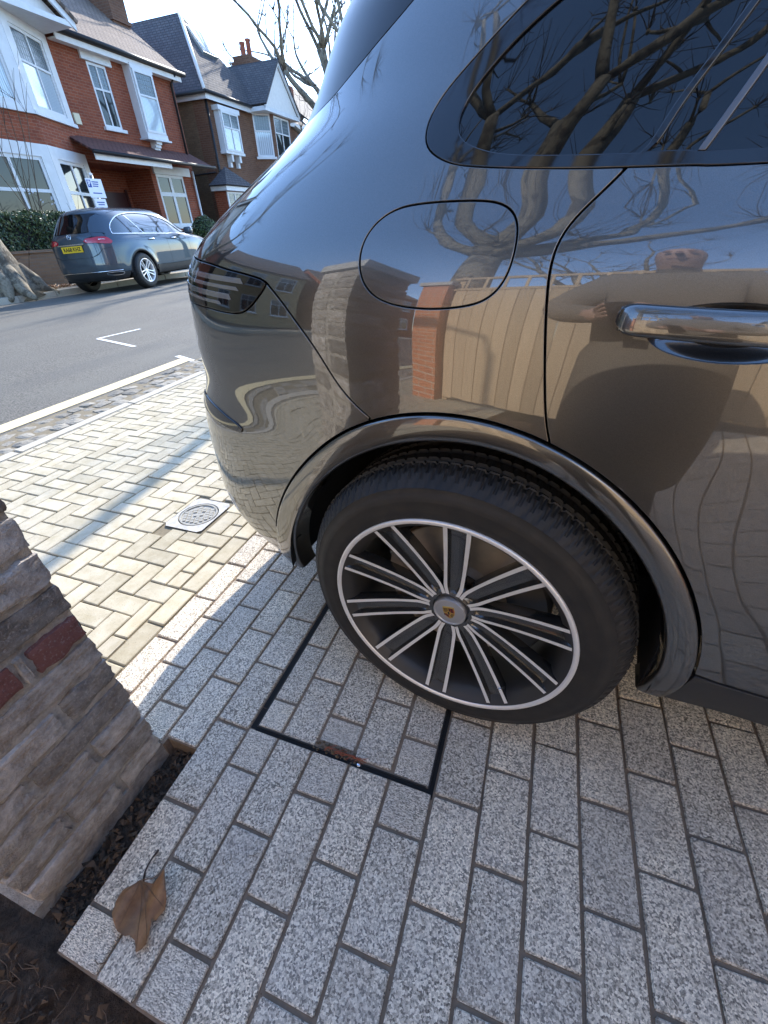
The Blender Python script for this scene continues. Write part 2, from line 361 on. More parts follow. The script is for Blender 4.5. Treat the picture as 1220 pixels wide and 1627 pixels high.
def road_z(x): return float(np.interp(x, [-11.35, -9.3, -7.0, -4.5, -3.36], [-.09, .0, .045, .02, -.012]))
xs = np.linspace(-11.35, -3.355, 22); b = MB()
v = [(x, y, road_z(x)) for y in (-120, 120) for x in xs]; n = len(xs)
b.add(v, [(i, i + 1, n + i + 1, n + i) for i in range(n - 1)]).add([(-11.35, -120, -.09), (-11.35, 120, -.09), (-11.35, 120, -.29), (-11.35, -120, -.29)], [(0, 1, 2, 3)])
road = b.build('road', 'asphalt', smooth=True); tag(road, kind='structure')
def road_strip(name, mat, pts, w, label, cat='road marking'):
    """painted line along pts (x,y), laid 4 mm above the road"""
    b = MB()
    for (x0, y0), (x1, y1) in zip(pts[:-1], pts[1:]):
        d = np.array([x1 - x0, y1 - y0]); L = np.linalg.norm(d); d /= L; nn = np.array([-d[1], d[0]]) * w / 2; k = max(2, int(L / .25) + 1); V = []
        for i in range(k):
            p = np.array([x0, y0]) + d * L * i / (k - 1)
            for sg in (-1, 1):
                q = p + nn * sg; V.append((q[0], q[1], road_z(q[0]) + .004))
        b.add(V, [(2 * i, 2 * i + 1, 2 * i + 3, 2 * i + 2) for i in range(k - 1)])
    o = b.build(name, mat); tag(o, label, cat); return o
road_strip('kerbside_line', 'line_paint', [(-3.475, -30), (-3.475, 3.02)], .15, 'long pale yellow line painted along the cobbled gutter')
road_strip('line_end_bar', 'white_paint_line', [(-3.66, 3.10), (-3.34, 2.99)], .06, 'short white bar across the end of the pale yellow line')
road_strip('bay_corner_mark', 'white_paint_line', [(-5.20, 4.12), (-5.28, 3.50), (-4.44, 3.28)], .05, 'white right-angled parking bay corner painted on the road')
# far pavement and kerb
fp = MB().box(-12.75, -11.48, -60, 80, -.25, .035).build('far_pavement', 'pavement_far'); tag(fp, kind='structure')
kb = bevel_box_mesh('kerb', .125, .90, .25, .012, 'kerb_stone', .004, 2)
for i in range(24):
    o = link('kerb_stone', kb, fp, (-11.415, -2.0 + i * .91, .04 + random.uniform(-.004, .004)), (0, 0, random.uniform(-.006, .006)))
o = MB().box(-11.48, -11.35, -60, -2.46, -.25, .038).box(-11.48, -11.35, 19.4, 80, -.25, .038).build('kerb_run', 'kerb_stone', fp); tag(o, kind='stuff')
fg = MB().box(-15.05, -12.75, -60, 80, -.25, .03).build('front_garden', 'ground_earth'); tag(fg, kind='structure')

# near pavement: bed, herringbone blocks, border, edging, cobbled gutter
pv = MB().box(-3.36, -.969, -40, 60, -.25, -.007).build('pavement', 'joint_sand'); tag(pv, kind='structure')
A_ = .0828
tanH = [bevel_box_mesh('paving_block', 2 * A_ - .006, A_ - .006, .05, .003, 'tan_block', .0012) for _ in range(5)]
tanV = [bevel_box_mesh('paving_block', A_ - .006, 2 * A_ - .006, .05, .003, 'tan_block', .0012) for _ in range(5)]
blocks = []
for i in range(-24, 8):
    for j in range(-110, 130):
        x0 = -1.446 + i * A_; y0 = .185 + j * A_; k = (i - j) % 4
        if k == 0: r = (x0, x0 + 2 * A_, y0, y0 + A_)
        elif k == 3: r = (x0, x0 + A_, y0, y0 + 2 * A_)
        else: continue
        r = (max(r[0], -2.893), min(r[1], -1.052), r[2], r[3])
        if r[1] - r[0] < .018: continue
        if r[0] < -1.21 and r[1] > -1.425 and r[2] < .745 and r[3] > .495:
            # cut round the cover surround
            if r[0] < -1.425 - .02: r = (r[0], -1.425, r[2], r[3])
            elif r[1] > -1.21 + .02: r = (-1.21, r[1], r[2], r[3])
            elif r[3] > .745 + .02: r = (r[0], r[1], .745, r[3])
            elif r[2] < .495 - .02: r = (r[0], r[1], r[2], .495)
            else: continue
        blocks.append((r, k))
for j in range(-60, 70): blocks.append(((-1.050, -.972, .02 + j * .168, .02 + j * .168 + .166), 3))
def cdist(r):
    p = np.array([(r[0] + r[1]) / 2, (r[2] + r[3]) / 2, 0]) - np.array(CAM); f = p @ np.array(_f)
    if f < .2: return 50 + np.linalg.norm(p)
    u = p @ np.array(_r) / f; w = p @ np.array(_d) / f
    return np.linalg.norm(p) + (0 if abs(u) < .95 and abs(w) < 1.25 and u < -.3 else 30)
blocks.sort(key=lambda q: cdist(q[0]))
far = MB()
for q, (r, k) in enumerate(blocks):
    lx, ly = r[1] - r[0], r[3] - r[2]; cx, cy = (r[0] + r[1]) / 2, (r[2] + r[3]) / 2
    if q < 298:
        me = random.choice(tanH if k == 0 else tanV); bx_, by_ = (2 * A_, A_) if k == 0 else (A_, 2 * A_)
        o = link('paving_block', me, pv, (cx, cy, random.uniform(-.0022, .0018)), (random.gauss(0, .006), random.gauss(0, .006), random.gauss(0, .006)))
        o.scale = (lx / bx_, ly / by_, 1)
    else:
        far.box(cx - lx / 2 + .003, cx + lx / 2 - .003, cy - ly / 2 + .003, cy + ly / 2 - .003, -.03, random.uniform(-.002, .002))
o = far.build('paving_block_field', 'tan_block', pv); tag(o, kind='stuff')
ke = bevel_box_mesh('edging_stone', .092, .895, .12, .006, 'kerb_stone', .003, 2)
for i in range(12): link('edging_stone', ke, pv, (-2.945, -1.4 + i * .905, .004 + random.uniform(-.003, .004)), (0, 0, random.uniform(-.006, .006)))
o = MB().box(-2.99, -2.9, 9.1, 60, -.1, .003).box(-2.99, -2.9, -40, -1.87, -.1, .003).build('edging_run', 'kerb_stone', pv); tag(o, kind='stuff')
def lump_mesh(name, lx, ly, lz, mat, amp=.012, cuts=2):
    bm = bmesh.new(); bmesh.ops.create_cube(bm, size=1.0); bmesh.ops.subdivide_edges(bm, edges=bm.edges[:], cuts=cuts, use_grid_fill=True)
    for v in bm.verts:
        c = v.co; r = max(1e-6, (abs(c.x * 2) ** 6 + abs(c.y * 2) ** 6 + abs(c.z * 2) ** 6) ** (1 / 6)); c = c / r
        v.co = Vector((c.x * lx, c.y * ly, (c.z - .5) * lz)) + Vector((random.gauss(0, 1), random.gauss(0, 1), random.gauss(0, .7))) * amp * .4
    me = bpy.data.meshes.new(name); bm.to_mesh(me); bm.free(); me.materials.append(M_(mat))
    me.polygons.foreach_set('use_smooth', np.ones(len(me.polygons), dtype=bool)); return me
cob = [lump_mesh('cobble', .112, .13, .09, 'cobble', .007) for _ in range(9)]
for me in cob: me.polygons.foreach_set('use_smooth', np.zeros(len(me.polygons), dtype=bool))
for row, x in enumerate((-3.055, -3.165, -3.28)):
    y = -.2 + row * .07
    while y < 5.6:
        s_ = random.uniform(.75, 1.25); o = link('cobble', random.choice(cob), pv, (x + random.gauss(0, .008), y, random.uniform(-.006, .006)), (random.gauss(0, .04), random.gauss(0, .04), random.gauss(0, .12)))
        o.scale = (random.uniform(.9, 1.08), s_, 1); y += .13 * s_ + random.uniform(.002, .014)
b = MB()
for x in (-3.055, -3.165, -3.28):
    for y in list(np.arange(-20, -.3, .2)) + list(np.arange(5.7, 40, .2)): b.box(x - .05, x + .05, y, y + .18, -.05, random.uniform(-.012, .004))
o = b.build('cobble_run', 'cobble', pv); tag(o, kind='stuff')

# small round access cover in its concrete surround
cv = empty('access_cover', (-1.318, .62, 0)); tag(cv, 'small round iron cover set in a pale concrete square in the sunlit pavement', 'access cover')
b = MB(); n = 40; R0 = .094
ring = [(R0 * math.cos(2 * PI * k / n), R0 * math.sin(2 * PI * k / n), .001) for k in range(n)]; sq = []
for k in range(n):
    a = 2 * PI * k / n; c, s_ = math.cos(a), math.sin(a); m = 1 / max(abs(c) / .103, abs(s_) / .121); sq.append((c * m, s_ * m, .001))
low = [(x, y, -.03) for x, y, z in ring]
b.add(ring + sq + low, [(k, n + k, n + (k + 1) % n, (k + 1) % n) for k in range(n)] + [(k, (k + 1) % n, 2 * n + (k + 1) % n, 2 * n + k) for k in range(n)])
b.build('surround', 'concrete', cv)
b = MB(); b.lathe([(.0, -.004), (.078, -.004), (.080, .001), (.088, .001), (.089, -.02)], 40, axis='z')
for i in range(-4, 5):
    for j in range(-4, 5):
        x, y = i * .0205, j * .0205 + (.01 if i % 2 else 0)
        if abs(x) < .025 and abs(y) < .012: continue
        if math.hypot(x, y) < .07: b.box(x - .0075, x + .0075, y - .0082, y + .0082, -.005, .0)
b.box(-.022, .022, -.010, .010, -.005, -.0002)
o = b.build('iron_lid', 'iron_cover', cv); o.rotation_euler = (0, 0, .5)

# driveway of granite setts
dv = MB().add([(x, y, z) for z in (-.006, -.25) for x, y in ((-.969, -.30), (-.676, -.30), (-.676, -.283), (-.580, -.283), (-.580, -.679), (-.22, -.686), (-.22, -2.95), (4.6, -2.95), (4.6, 3.4), (-.969, 3.4))],
              [(0, 1, 2, 3, 4, 5, 6, 7, 8, 9)] + [(i, 10 + i, 10 + (i + 1) % 10, (i + 1) % 10) for i in range(10)]).build('driveway', 'joint_mortar'); tag(dv, kind='structure')
sett = [bevel_box_mesh('sett', .100, .196, .06, .0022, 'granite', .0012, 2) for _ in range(8)]
SETTS = []
def course(x0, x1, joints, y0, y1):
    joints = sorted(joints); e = [y0] + [j for j in joints if y0 + .012 < j < y1 - .012] + [y1]
    for a, c in zip(e[:-1], e[1:]): SETTS.append((x0, x1, a, c))
XL = [-.969, -.876, -.780, -.683, -.582, -.478]; OL = [-.02, -.095, -.008, -.089, -.002]
for c in range(5):
    lo = -.298 if c < 3 else (-.283 if c == 3 else -.68)
    js = [OL[c] + .1935 * k for k in range(0, 16)] + [OL[c] - .1955 - .2025 * k for k in range(0, 4)] if c != 3 else [OL[c] + .1935 * k for k in range(-2, 16)]
    if c < 3: js = [OL[c] + .1935 * k for k in range(-2, 16)]
    course(XL[c], XL[c + 1], js, lo, 1.9)
XR = [-.478, -.386, -.285, -.180, -.073, .036, .147, .254, .361, .470, .581, .690] + [.690 + .1085 * k for k in range(1, 12)]
TRAY = (-.478, .036, -.187, .318)
for c in range(len(XR) - 1):
    js = [(-.288 if c % 2 == 0 else -.188) + .2025 * k for k in range(-14, 12)]
    edge = -.683 if c < 3 else -2.9
    if c < 5:
        course(XR[c], XR[c + 1], js, edge, TRAY[2]); course(XR[c], XR[c + 1], js, TRAY[3], 1.9)
    else: course(XR[c], XR[c + 1], js, edge, 1.9)
SETTS.sort(key=lambda r: abs((r[0] + r[1]) / 2 - .1) * .8 + abs((r[2] + r[3]) / 2 + .15))
b = MB(); J = .0078
def put_sett(r, parent, z=0., k=J):
    lx, ly = r[1] - r[0] - k, r[3] - r[2] - k
    o = link('sett', random.choice(sett), parent, ((r[0] + r[1]) / 2, (r[2] + r[3]) / 2, z + random.uniform(-.0016, .0012)), (random.gauss(0, .004), random.gauss(0, .003), random.choice((0, PI)) + random.gauss(0, .003)))
    o.scale = (lx / .100, ly / .196, 1); return o
for q, r in enumerate(SETTS):
    if q < 285: put_sett(r, dv)
    else: b.box(r[0] + J / 2, r[1] - J / 2, r[2] + J / 2, r[3] - J / 2, -.03, 0)
o = b.build('sett_field', 'granite', dv); tag(o, kind='stuff')
# recessed cover filled with setts
tr = empty('recessed_cover', (-.22, .065, 0)); tag(tr, 'square recessed drain cover filled with granite setts beside the tyre', 'drain cover')
def trb(mb, name, mat): 
    o = mb.build(name, mat, tr); o.location = (.22, -.065, 0); return o
trb(MB().box(TRAY[0], TRAY[1], TRAY[2], TRAY[3], -.10, -.028), 'tray_floor', 'tray_steel')
for nm, r in (('rim_bar', (TRAY[0] + .017, TRAY[0] + .020, TRAY[2] + .007, TRAY[3] - .012)), ('rim_bar', (TRAY[1] - .015, TRAY[1] - .012, TRAY[2] + .007, TRAY[3] - .012)),
              ('rim_bar', (TRAY[0] + .0205, TRAY[1] - .0205, TRAY[2] + .007, TRAY[2] + .0095)), ('rim_bar', (TRAY[0] + .0205, TRAY[1] - .0205, TRAY[3] - .0135, TRAY[3] - .011))):
    trb(MB().box(*r, -.028, -.0015), nm, 'tray_steel')
XT = [TRAY[0] + .017, -.384, -.284, -.178, -.072, TRAY[1] - .012]; JT = [-.093, .005, -.088, .002, -.079]
inner = (TRAY[2] + .0085, TRAY[3] - .0145)
for r in ((TRAY[0] + .001, TRAY[0] + .017, TRAY[2], TRAY[3]), (TRAY[1] - .012, TRAY[1] - .001, TRAY[2] - .012, TRAY[3]), (TRAY[0] + .017, TRAY[1] - .012, TRAY[2] - .002, TRAY[2] + .007), (TRAY[0] + .017, TRAY[1] - .012, TRAY[3] - .011, TRAY[3])): trb(MB().box(*r, -.03, -.0045), 'frame_slot', 'liner')
trb(MB().box(XT[0] - .0, XT[-1], inner[0] + .0, inner[1], -.028, -.0035), 'mortar_bed', 'joint_mortar')
for c in range(5):
    e = [inner[0]] + [JT[c] + .2 * k for k in range(3) if JT[c] + .2 * k < inner[1] - .02] + [inner[1]]
    for a, d in zip(e[:-1], e[1:]):
        if c in (2, 3) and a == inner[0]: a += .018 if c == 2 else .004
        o = put_sett((XT[c], XT[c + 1], a, d), tr, 0); o.location += Vector((.22, -.065, 0))
# grit and roots caught in the key slot
b = MB()
for k in range(150):
    x = random.uniform(-.283, -.165); y = -.172 + (x + .283) * .02 + random.gauss(0, .006); s_ = random.uniform(.002, .006)
    b.tube([(x, y, -.012), (x + random.uniform(-.01, .01), y + random.uniform(-.005, .005), random.uniform(-.008, .004))], [s_, s_ * .5], 5)
o = b.build('grit', 'rust_debris', tr); o.location = (.22, -.065, 0); tag(o, kind='stuff')
b = MB()
for k in range(26):
    x = random.uniform(-.27, -.17); b.tube([(x, -.178 + random.gauss(0, .004), .0), (x + random.uniform(.0, .02), -.173, .006), (x + random.uniform(.02, .05), -.168 + random.gauss(0, .007), -.002)], .0006, 4)
o = b.build('root_fibre', 'terracotta', tr); o.location = (.22, -.065, 0); tag(o, kind='stuff')
o = MB().lathe([(.0, .001), (.0045, .001), (.0058, -.001), (.006, -.006)], 20, axis='z').build('cover_screw', 'chrome', tr, True); o.location = (.22 - .158, -.065 - .1825, -.002)
o = MB().box(-.178, -.149, -.186, -.176, -.02, -.004).build('lifting_slot', 'plate_black', tr); o.location = (.22, -.065, 0)

# soil bed by the pier
def hnoise(x, y):
    return .012 * math.sin(x * 23 + y * 7) * math.cos(y * 19 - x * 5) + .007 * math.sin(x * 61 + 1.3) * math.sin(y * 57 + .4) + .004 * math.sin(x * 140 + y * 90)
b = MB(); xs = np.linspace(-2.2, -.14, 110); ys = np.linspace(-2.9, -.24, 130); V = []
for y in ys:
    for x in xs:
        z = -.040 + hnoise(x, y) - (.018 if y > -.69 else 0)
        if x < -.95: z = -.09
        if x > -.57 or (y > -.30): z = min(z, -.07)
        if x > -.23: z = -.12
        V.append((x, y, z))
n = len(xs); b.add(V, [(j * n + i, j * n + i + 1, (j + 1) * n + i + 1, (j + 1) * n + i) for j in range(len(ys) - 1) for i in range(n - 1)])
so = b.build('soil', 'soil', smooth=True); tag(so, kind='structure')
b = MB()
for k in range(3200):
    if random.random() < .35: x, y = random.uniform(-.672, -.588), random.uniform(-.65, -.285)
    else: x, y = random.uniform(-.95, -.26), random.uniform(-1.2, -.70)
    r = abs(random.gauss(0, .0055)) + .002; z = -.040 + hnoise(x, y) - (.018 if y > -.69 else 0)
    bm = [Vector((random.gauss(0, 1), random.gauss(0, 1), random.gauss(0, .8))).normalized() * r * random.uniform(.7, 1.2) for _ in range(4)]
    b.add([(x + q.x, y + q.y, z + r * .4 + q.z) for q in bm] + [(x, y, z + r * 1.3)], [(0, 1, 2), (0, 2, 3), (0, 3, 1), (1, 3, 2), (0, 1, 4), (1, 2, 4), (2, 3, 4), (3, 0, 4)])
for k in range(70):
    x, y = random.uniform(-.70, -.30), random.uniform(-.95, -.70); a = random.uniform(0, 6.28); z = -.035 + hnoise(x, y)
    b.tube([(x, y, z + .004), (x + .02 * math.cos(a), y + .02 * math.sin(a), z + .01), (x + .045 * math.cos(a + .3), y + .045 * math.sin(a + .3), z + .004)], .0009, 4)
o = b.build('soil_crumbs', 'soil_clod'); tag(o, 'loose crumbs of dark brown soil beside the brick pier', 'soil', kind='stuff')

# grit and crumbs lying in the joints and on the setts
b = MB(); rs = random.Random(21)
for k in range(1500):
    if k < 900:
        x = rs.choice(XR[:14] + XL) + rs.gauss(0, .004); y = rs.uniform(-.68, .5)
    else: x, y = rs.uniform(-.9, .9), rs.uniform(-.68, .4)
    if y < -.28 and x < -.60: continue
    r = rs.uniform(.0006, .0020) if k < 900 else rs.uniform(.0004, .0013); z = (-.004 if k < 900 else .0015)
    q = [Vector((rs.gauss(0, 1), rs.gauss(0, 1), rs.gauss(0, .8))).normalized() * r for _ in range(4)]
    b.add([(x + c.x, y + c.y, z + r * .5 + c.z) for c in q], [(0, 1, 2), (0, 2, 3), (0, 3, 1), (1, 3, 2)])
for k in range(60):
    x, y = rs.uniform(-.95, -.3), rs.uniform(-.67, .6); a = rs.uniform(0, 6.28); L = rs.uniform(.008, .03)
    if y < -.28 and x < -.60: continue
    b.tube([(x, y, .003), (x + L * .5 * math.cos(a), y + L * .5 * math.sin(a), .0045), (x + L * math.cos(a + .4), y + L * math.sin(a + .4), .003)], .0006, 4)
o = b.build('grit', 'soil_clod'); tag(o, 'grit and tiny twigs scattered over the granite setts', 'grit', kind='stuff')

# brick garden pier
pr = empty('garden_pier', (-.813, -.47, 0)); tag(pr, 'weathered old brick pier with two red bricks at the drive edge', 'pier')
def prb(o): o.location = Vector(o.location) + Vector((.813, .47, 0)); return o
PX0, PX1, PY0, PY1 = -.950, -.675, -.640, -.300
HP = .0765; Z0 = -.02
def rough_block(name, lx, ly, lz, mat, amp=.004):
    """worn brick: flat faces, ragged arrises"""
    bm = bmesh.new(); bmesh.ops.create_cube(bm, size=1.0); bmesh.ops.subdivide_edges(bm, edges=bm.edges[:], cuts=6, use_grid_fill=True); ph = random.uniform(0, 9)
    for v in bm.verts:
        c = v.co.copy(); e = sum(1 for q in c if abs(abs(q) - .5) < 1e-3); p = Vector((c.x * lx, c.y * ly, c.z * lz))
        w = .0010 * math.sin(p.y * 90 + ph) + .0008 * math.sin(p.z * 160 + p.y * 60 + ph) + random.gauss(0, .0006)
        p += Vector((math.copysign(1, c.x) * w if abs(c.x) > .49 else 0, math.copysign(1, c.y) * w if abs(c.y) > .49 else 0, math.copysign(1, c.z) * w if abs(c.z) > .49 else 0))
        if e >= 2:
            k = abs(random.gauss(0, amp)) + .001
            for i in range(3):
                if abs(c[i]) > .49: p[i] -= math.copysign(k, c[i])
        v.co = p
    me = bpy.data.meshes.new(name); bm.to_mesh(me); bm.free(); me.materials.append(M_(mat)); o = bpy.data.objects.new('t', me); shade_auto(o, 38); bpy.data.objects.remove(o); return me
for c in range(18):
    z0 = Z0 + c * HP; zc = z0 + HP / 2
    if c == 6: spl = [(-.640, -.535, 0), (-.528, -.432, 1), (-.426, -.410, 0), (-.404, -.306, 1)]
    elif c % 2 == 0: spl = [(-.640, -.425, 0), (-.413, -.300, 0)]
    else: spl = [(-.640, -.528, 0), (-.516, -.300, 0)]
    for (a, d, red) in spl:
        me = rough_block('brick', .125, d - a, HP - (.012 if not red else .014), 'red_old_brick' if red else 'old_brick', .0018)
        o = link('brick', me, pr, (PX1 - .0645 + random.uniform(-.004, .003), (a + d) / 2, zc + random.gauss(0, .0015)), (random.gauss(0, .012), 0, random.gauss(0, .012)))
        prb(o)
    for (a, d, red) in ([(-.640, -.425, 0), (-.413, -.300, 0)] if c % 2 else [(-.640, -.528, 0), (-.516, -.300, 0)]):
        me = rough_block('brick', .125, d - a, HP - .012, 'old_brick', .0018)
        prb(link('brick', me, pr, (PX0 + .0625, (a + d) / 2, zc)))
b = MB(); nz, ny = 150, 44      # mortar core with an uneven, smeared face
def mface(fx, u0, u1, nu, x):
    V = [];
    for k in range(nz):
        z = Z0 + 18 * HP * k / (nz - 1)
        for i in range(nu):
            u = u0 + (u1 - u0) * i / (nu - 1); q = .0016 * math.sin(u * 47 + z * 31) + .0014 * math.sin(z * 83 + u * 19 + math.sin(u * 60)) + random.gauss(0, .0008)
            V.append(fx(u, z, q))
    return V, [(k * nu + i, k * nu + i + 1, (k + 1) * nu + i + 1, (k + 1) * nu + i) for k in range(nz - 1) for i in range(nu - 1)]
b.add(*mface(lambda u, z, q: (PX1 - .0110 + q, u, z), PY0 + .005, PY1 - .005, ny, 0))
b.add(*mface(lambda u, z, q: (u, PY1 - .004 + q * .5, z), PX1 - .010, PX0 + .005, 30, 0)); b.add(*mface(lambda u, z, q: (u, PY0 + .0095 + q, z), PX0 + .005, PX1 - .010, 30, 0))
b.add(*mface(lambda u, z, q: (PX0 + .0095 + q, u, z), PY1 - .005, PY0 + .005, 20, 0))
o = b.build('mortar', 'old_mortar', pr, smooth=True); prb(o)
b = MB().box(PX0 - .02, PX1 + .02, PY0 - .02, PY1 + .02, Z0 + 18 * HP, Z0 + 18 * HP + .06); o = b.build('coping', 'concrete', pr); prb(o)
b = MB().box(PX0 - .01, PX1 - .006, PY0 - .015, PY1 + .003, -.2, -.012); o = b.build('footing', 'old_mortar', pr); prb(o)

# fallen plane leaf
LP = [(-0.4973, -0.5435), (-0.5034, -0.5531), (-0.5177, -0.5678), (-0.5185, -0.5836), (-0.5096, -0.6025), (-0.5005, -0.6072), (-0.4811, -0.6181), (-0.4639, -0.6186), (-0.4574, -0.6142), (-0.4436, -0.6169), (-0.4284, -0.6282), (-0.4172, -0.6233), (-0.4106, -0.6138), (-0.4236, -0.595), (-0.4337, -0.5809), (-0.4213, -0.5822), (-0.4139, -0.5627), (-0.4246, -0.549), (-0.4598, -0.513), (-0.4648, -0.5224), (-0.4749, -0.5384), (-0.4875, -0.5415)]
cx, cy = np.mean(np.array(LP), 0)
def leaf_z(x, y):
    u, w = x - cx, y - cy
    return .004 + .020 * abs(math.sin(u * 34 + w * 16)) * (.30 + 14 * math.hypot(u, w)) + .003 * math.sin(u * 130)
pts = [Vector(p) for p in LP]; grid = [Vector((x, y)) for x in np.arange(cx - .08, cx + .08, .007) for y in np.arange(cy - .09, cy + .09, .007)]
def inpoly(px, py, poly):
    c = False; n = len(poly); j = n - 1
    for i in range(n):
        xi, yi = poly[i]; xj, yj = poly[j]
        if ((yi > py) != (yj > py)) and px < (xj - xi) * (py - yi) / (yj - yi + 1e-15) + xi: c = not c
        j = i
    return c
grid = [q for q in grid if inpoly(q.x, q.y, LP)]
vv, ee, ff, *_ = geometry.delaunay_2d_cdt(pts + grid, [(i, (i + 1) % len(pts)) for i in range(len(pts))], [], 0, 1e-6)
ff = [f for f in ff if inpoly(sum(vv[i].x for i in f) / 3, sum(vv[i].y for i in f) / 3, LP)]
lf = empty('fallen_leaf', (cx, cy, 0)); tag(lf, 'dry brown plane leaf lying on the granite setts near the pier', 'leaf')
V = [(q.x - cx, q.y - cy, leaf_z(q.x, q.y)) for q in vv]; nv = len(V)
V2 = V + [(x, y, z - .0008) for x, y, z in V]
b = MB().add(V2, [tuple(f) for f in ff] + [tuple(nv + i for i in f[::-1]) for f in ff]); b.build('blade', 'dry_leaf', lf, smooth=True)
b = MB().tube([(x - cx, y - cy, z) for (x, y), z in zip([(-0.4975, -0.5424), (-0.5051, -0.5297), (-0.5072, -0.5175), (-0.5079, -0.5044), (-0.508, -0.4894)], (.006, .008, .010, .009, .005))], [.0022, .0018, .0016, .0018, .0028], 6)
b.build('stalk', 'leaf_stalk', lf, smooth=True)
b = MB(); base = np.array([LP[0][0] - cx, LP[0][1] - cy])
for k in (3, 6, 10, 12, 16, 18):
    e = np.array([LP[k][0] - cx, LP[k][1] - cy]); b.tube([(*(base + (e - base) * t_), leaf_z(*(base + (e - base) * t_ + [cx, cy])) + .0006) for t_ in np.linspace(.02, .93, 9)], list(np.linspace(.0010, .0003, 9)), 5)
b.build('vein', 'leaf_vein', lf, smooth=True)

# ------------------------------------------------------------------ car body surfaces
VG = np.arange(.1, 2.2001, .002)
def tab(T, sig):
    a = np.array(T); y = np.interp(VG, a[:, 0], a[:, 1]); n = int(4 * sig / .002)
    k = np.exp(-.5 * (np.arange(-n, n + 1) * .002 / sig) ** 2); k /= k.sum()
    return np.convolve(np.concatenate([2 * y[0] - y[n:0:-1], y, 2 * y[-1] - y[-2:-n - 2:-1]]), k, 'valid')
class Body:
    """a car shell as horizontal contours: s runs round the car (rear centre - side - front centre), v climbs it"""
    KS = .95
    def __init__(s, YC, XC, XF, TY, TT, TX, TF, TZ, TN, hubs, flare, arch_r, hub_z, tuck_x=.30, sx=.024):
        s.YC, s.XC, s.XF = YC, XC, XF; s.hubs, s.flare, s.arch_r, s.hub_z, s.tuck_x = hubs, flare, arch_r, hub_z, tuck_x
        s.FY = tab(TY, .022); s.FT = tab(TT, .02); s.FX = tab(TX, sx); s.FF = tab(TF, .03); s.FZ = tab(TZ, .03); s.FN = tab(TN, .05)
        s.SMIN = -s.KS * PI / 2; s.SMAX = XF - XC + s.KS * PI / 2
    def S(b, s, v):
        s, v = np.broadcast_arrays(np.asarray(s, float), np.asarray(v, float)); I = lambda F: np.interp(v, VG, F)
        ys, xr, xf, z, n = I(b.FY), I(b.FX), I(b.FF), I(b.FZ), I(b.FN); B = np.maximum(b.YC - ys, 1e-4)
        ph = np.clip(-s / b.KS, 0, PI / 2); A = b.XC - xr; r = ((np.sin(ph) / A) ** n + (np.cos(ph) / B) ** n) ** (-1 / n)
        x1, y1 = b.XC - r * np.sin(ph), b.YC - r * np.cos(ph)
        p2 = np.clip((s - (b.XF - b.XC)) / b.KS, 0, PI / 2); A2 = np.maximum(xf - b.XF, .01); r2 = ((np.sin(p2) / A2) ** n + (np.cos(p2) / B) ** n) ** (-1 / n)
        x2, y2 = b.XF + r2 * np.sin(p2), b.YC - r2 * np.cos(p2)
        x = np.where(s < 0, x1, np.where(s < b.XF - b.XC, b.XC + s, x2)); y = np.where(s < 0, y1, np.where(s < b.XF - b.XC, ys, y2)); w = 0
        for hx in b.hubs: w = w + b.flare * np.exp(-((np.hypot(x - hx, z - b.hub_z) - b.arch_r) / .10) ** 2)
        w = w + .006 * np.exp(-((x + .12) / .45) ** 2 - ((z - .98) / .11) ** 2) - I(b.FT) / (1 + np.exp(-(x - b.tuck_x - .06) / .11))
        face = np.clip((b.YC - y) / b.YC, 0, 1) ** 3
        y = y - w * face + .010 * ((x - 1.3) / 1.3) ** 2 * face
        return np.stack([x, y, z], -1)
    def N(b, s, v, h=2e-3):
        a = b.S(np.add(s, h), v) - b.S(np.subtract(s, h), v); c = b.S(s, np.add(v, h)) - b.S(s, np.subtract(v, h)); n = -np.cross(c, a)
        L = np.linalg.norm(n, axis=-1, keepdims=True); n = n / np.maximum(L, 1e-12)
        bad = (L[..., 0] < 1e-9)
        if np.any(bad): n[bad] = (0, 0, 1)
        return n
    def s_of(b, x, z, front=False):
        """contour coordinate of the shell point with given x at level z"""
        sg = np.linspace(b.SMIN, b.SMAX, 900); out = []
        for xx, zz in zip(np.atleast_1d(x), np.atleast_1d(z)): out.append(float(np.interp(xx, b.S(sg, zz)[:, 0], sg)))
        return np.array(out)
def cr(pts, d=.012):
    """Catmull-Rom through pts, resampled at spacing d"""
    p = np.array(pts, float)
    if len(p) < 3:
        q = p
    else:
        e = np.vstack([2 * p[0] - p[1], p, 2 * p[-1] - p[-2]]); q = []
        for i in range(1, len(e) - 2):
            for t_ in np.linspace(0, 1, 12, endpoint=False):
                a, b_, c, d_ = e[i - 1], e[i], e[i + 1], e[i + 2]
                q.append(.5 * (2 * b_ + (c - a) * t_ + (2 * a - 5 * b_ + 4 * c - d_) * t_ ** 2 + (3 * b_ - a - 3 * c + d_) * t_ ** 3))
        q.append(p[-1]); q = np.array(q)
    L = np.concatenate([[0], np.cumsum(np.linalg.norm(np.diff(q, axis=0), axis=1))]); n = max(2, int(round(L[-1] / d)) + 1); u = np.linspace(0, L[-1], n)
    return np.stack([np.interp(u, L, q[:, 0]), np.interp(u, L, q[:, 1])], 1)
def sm_closed(pts, sig=2.0):
    p = np.array(pts); n = int(4 * sig); k = np.exp(-.5 * (np.arange(-n, n + 1) / sig) ** 2); k /= k.sum()
    return np.stack([np.convolve(np.concatenate([p[-n:, i], p[:, i], p[:n, i]]), k, 'valid') for i in (0, 1)], 1)
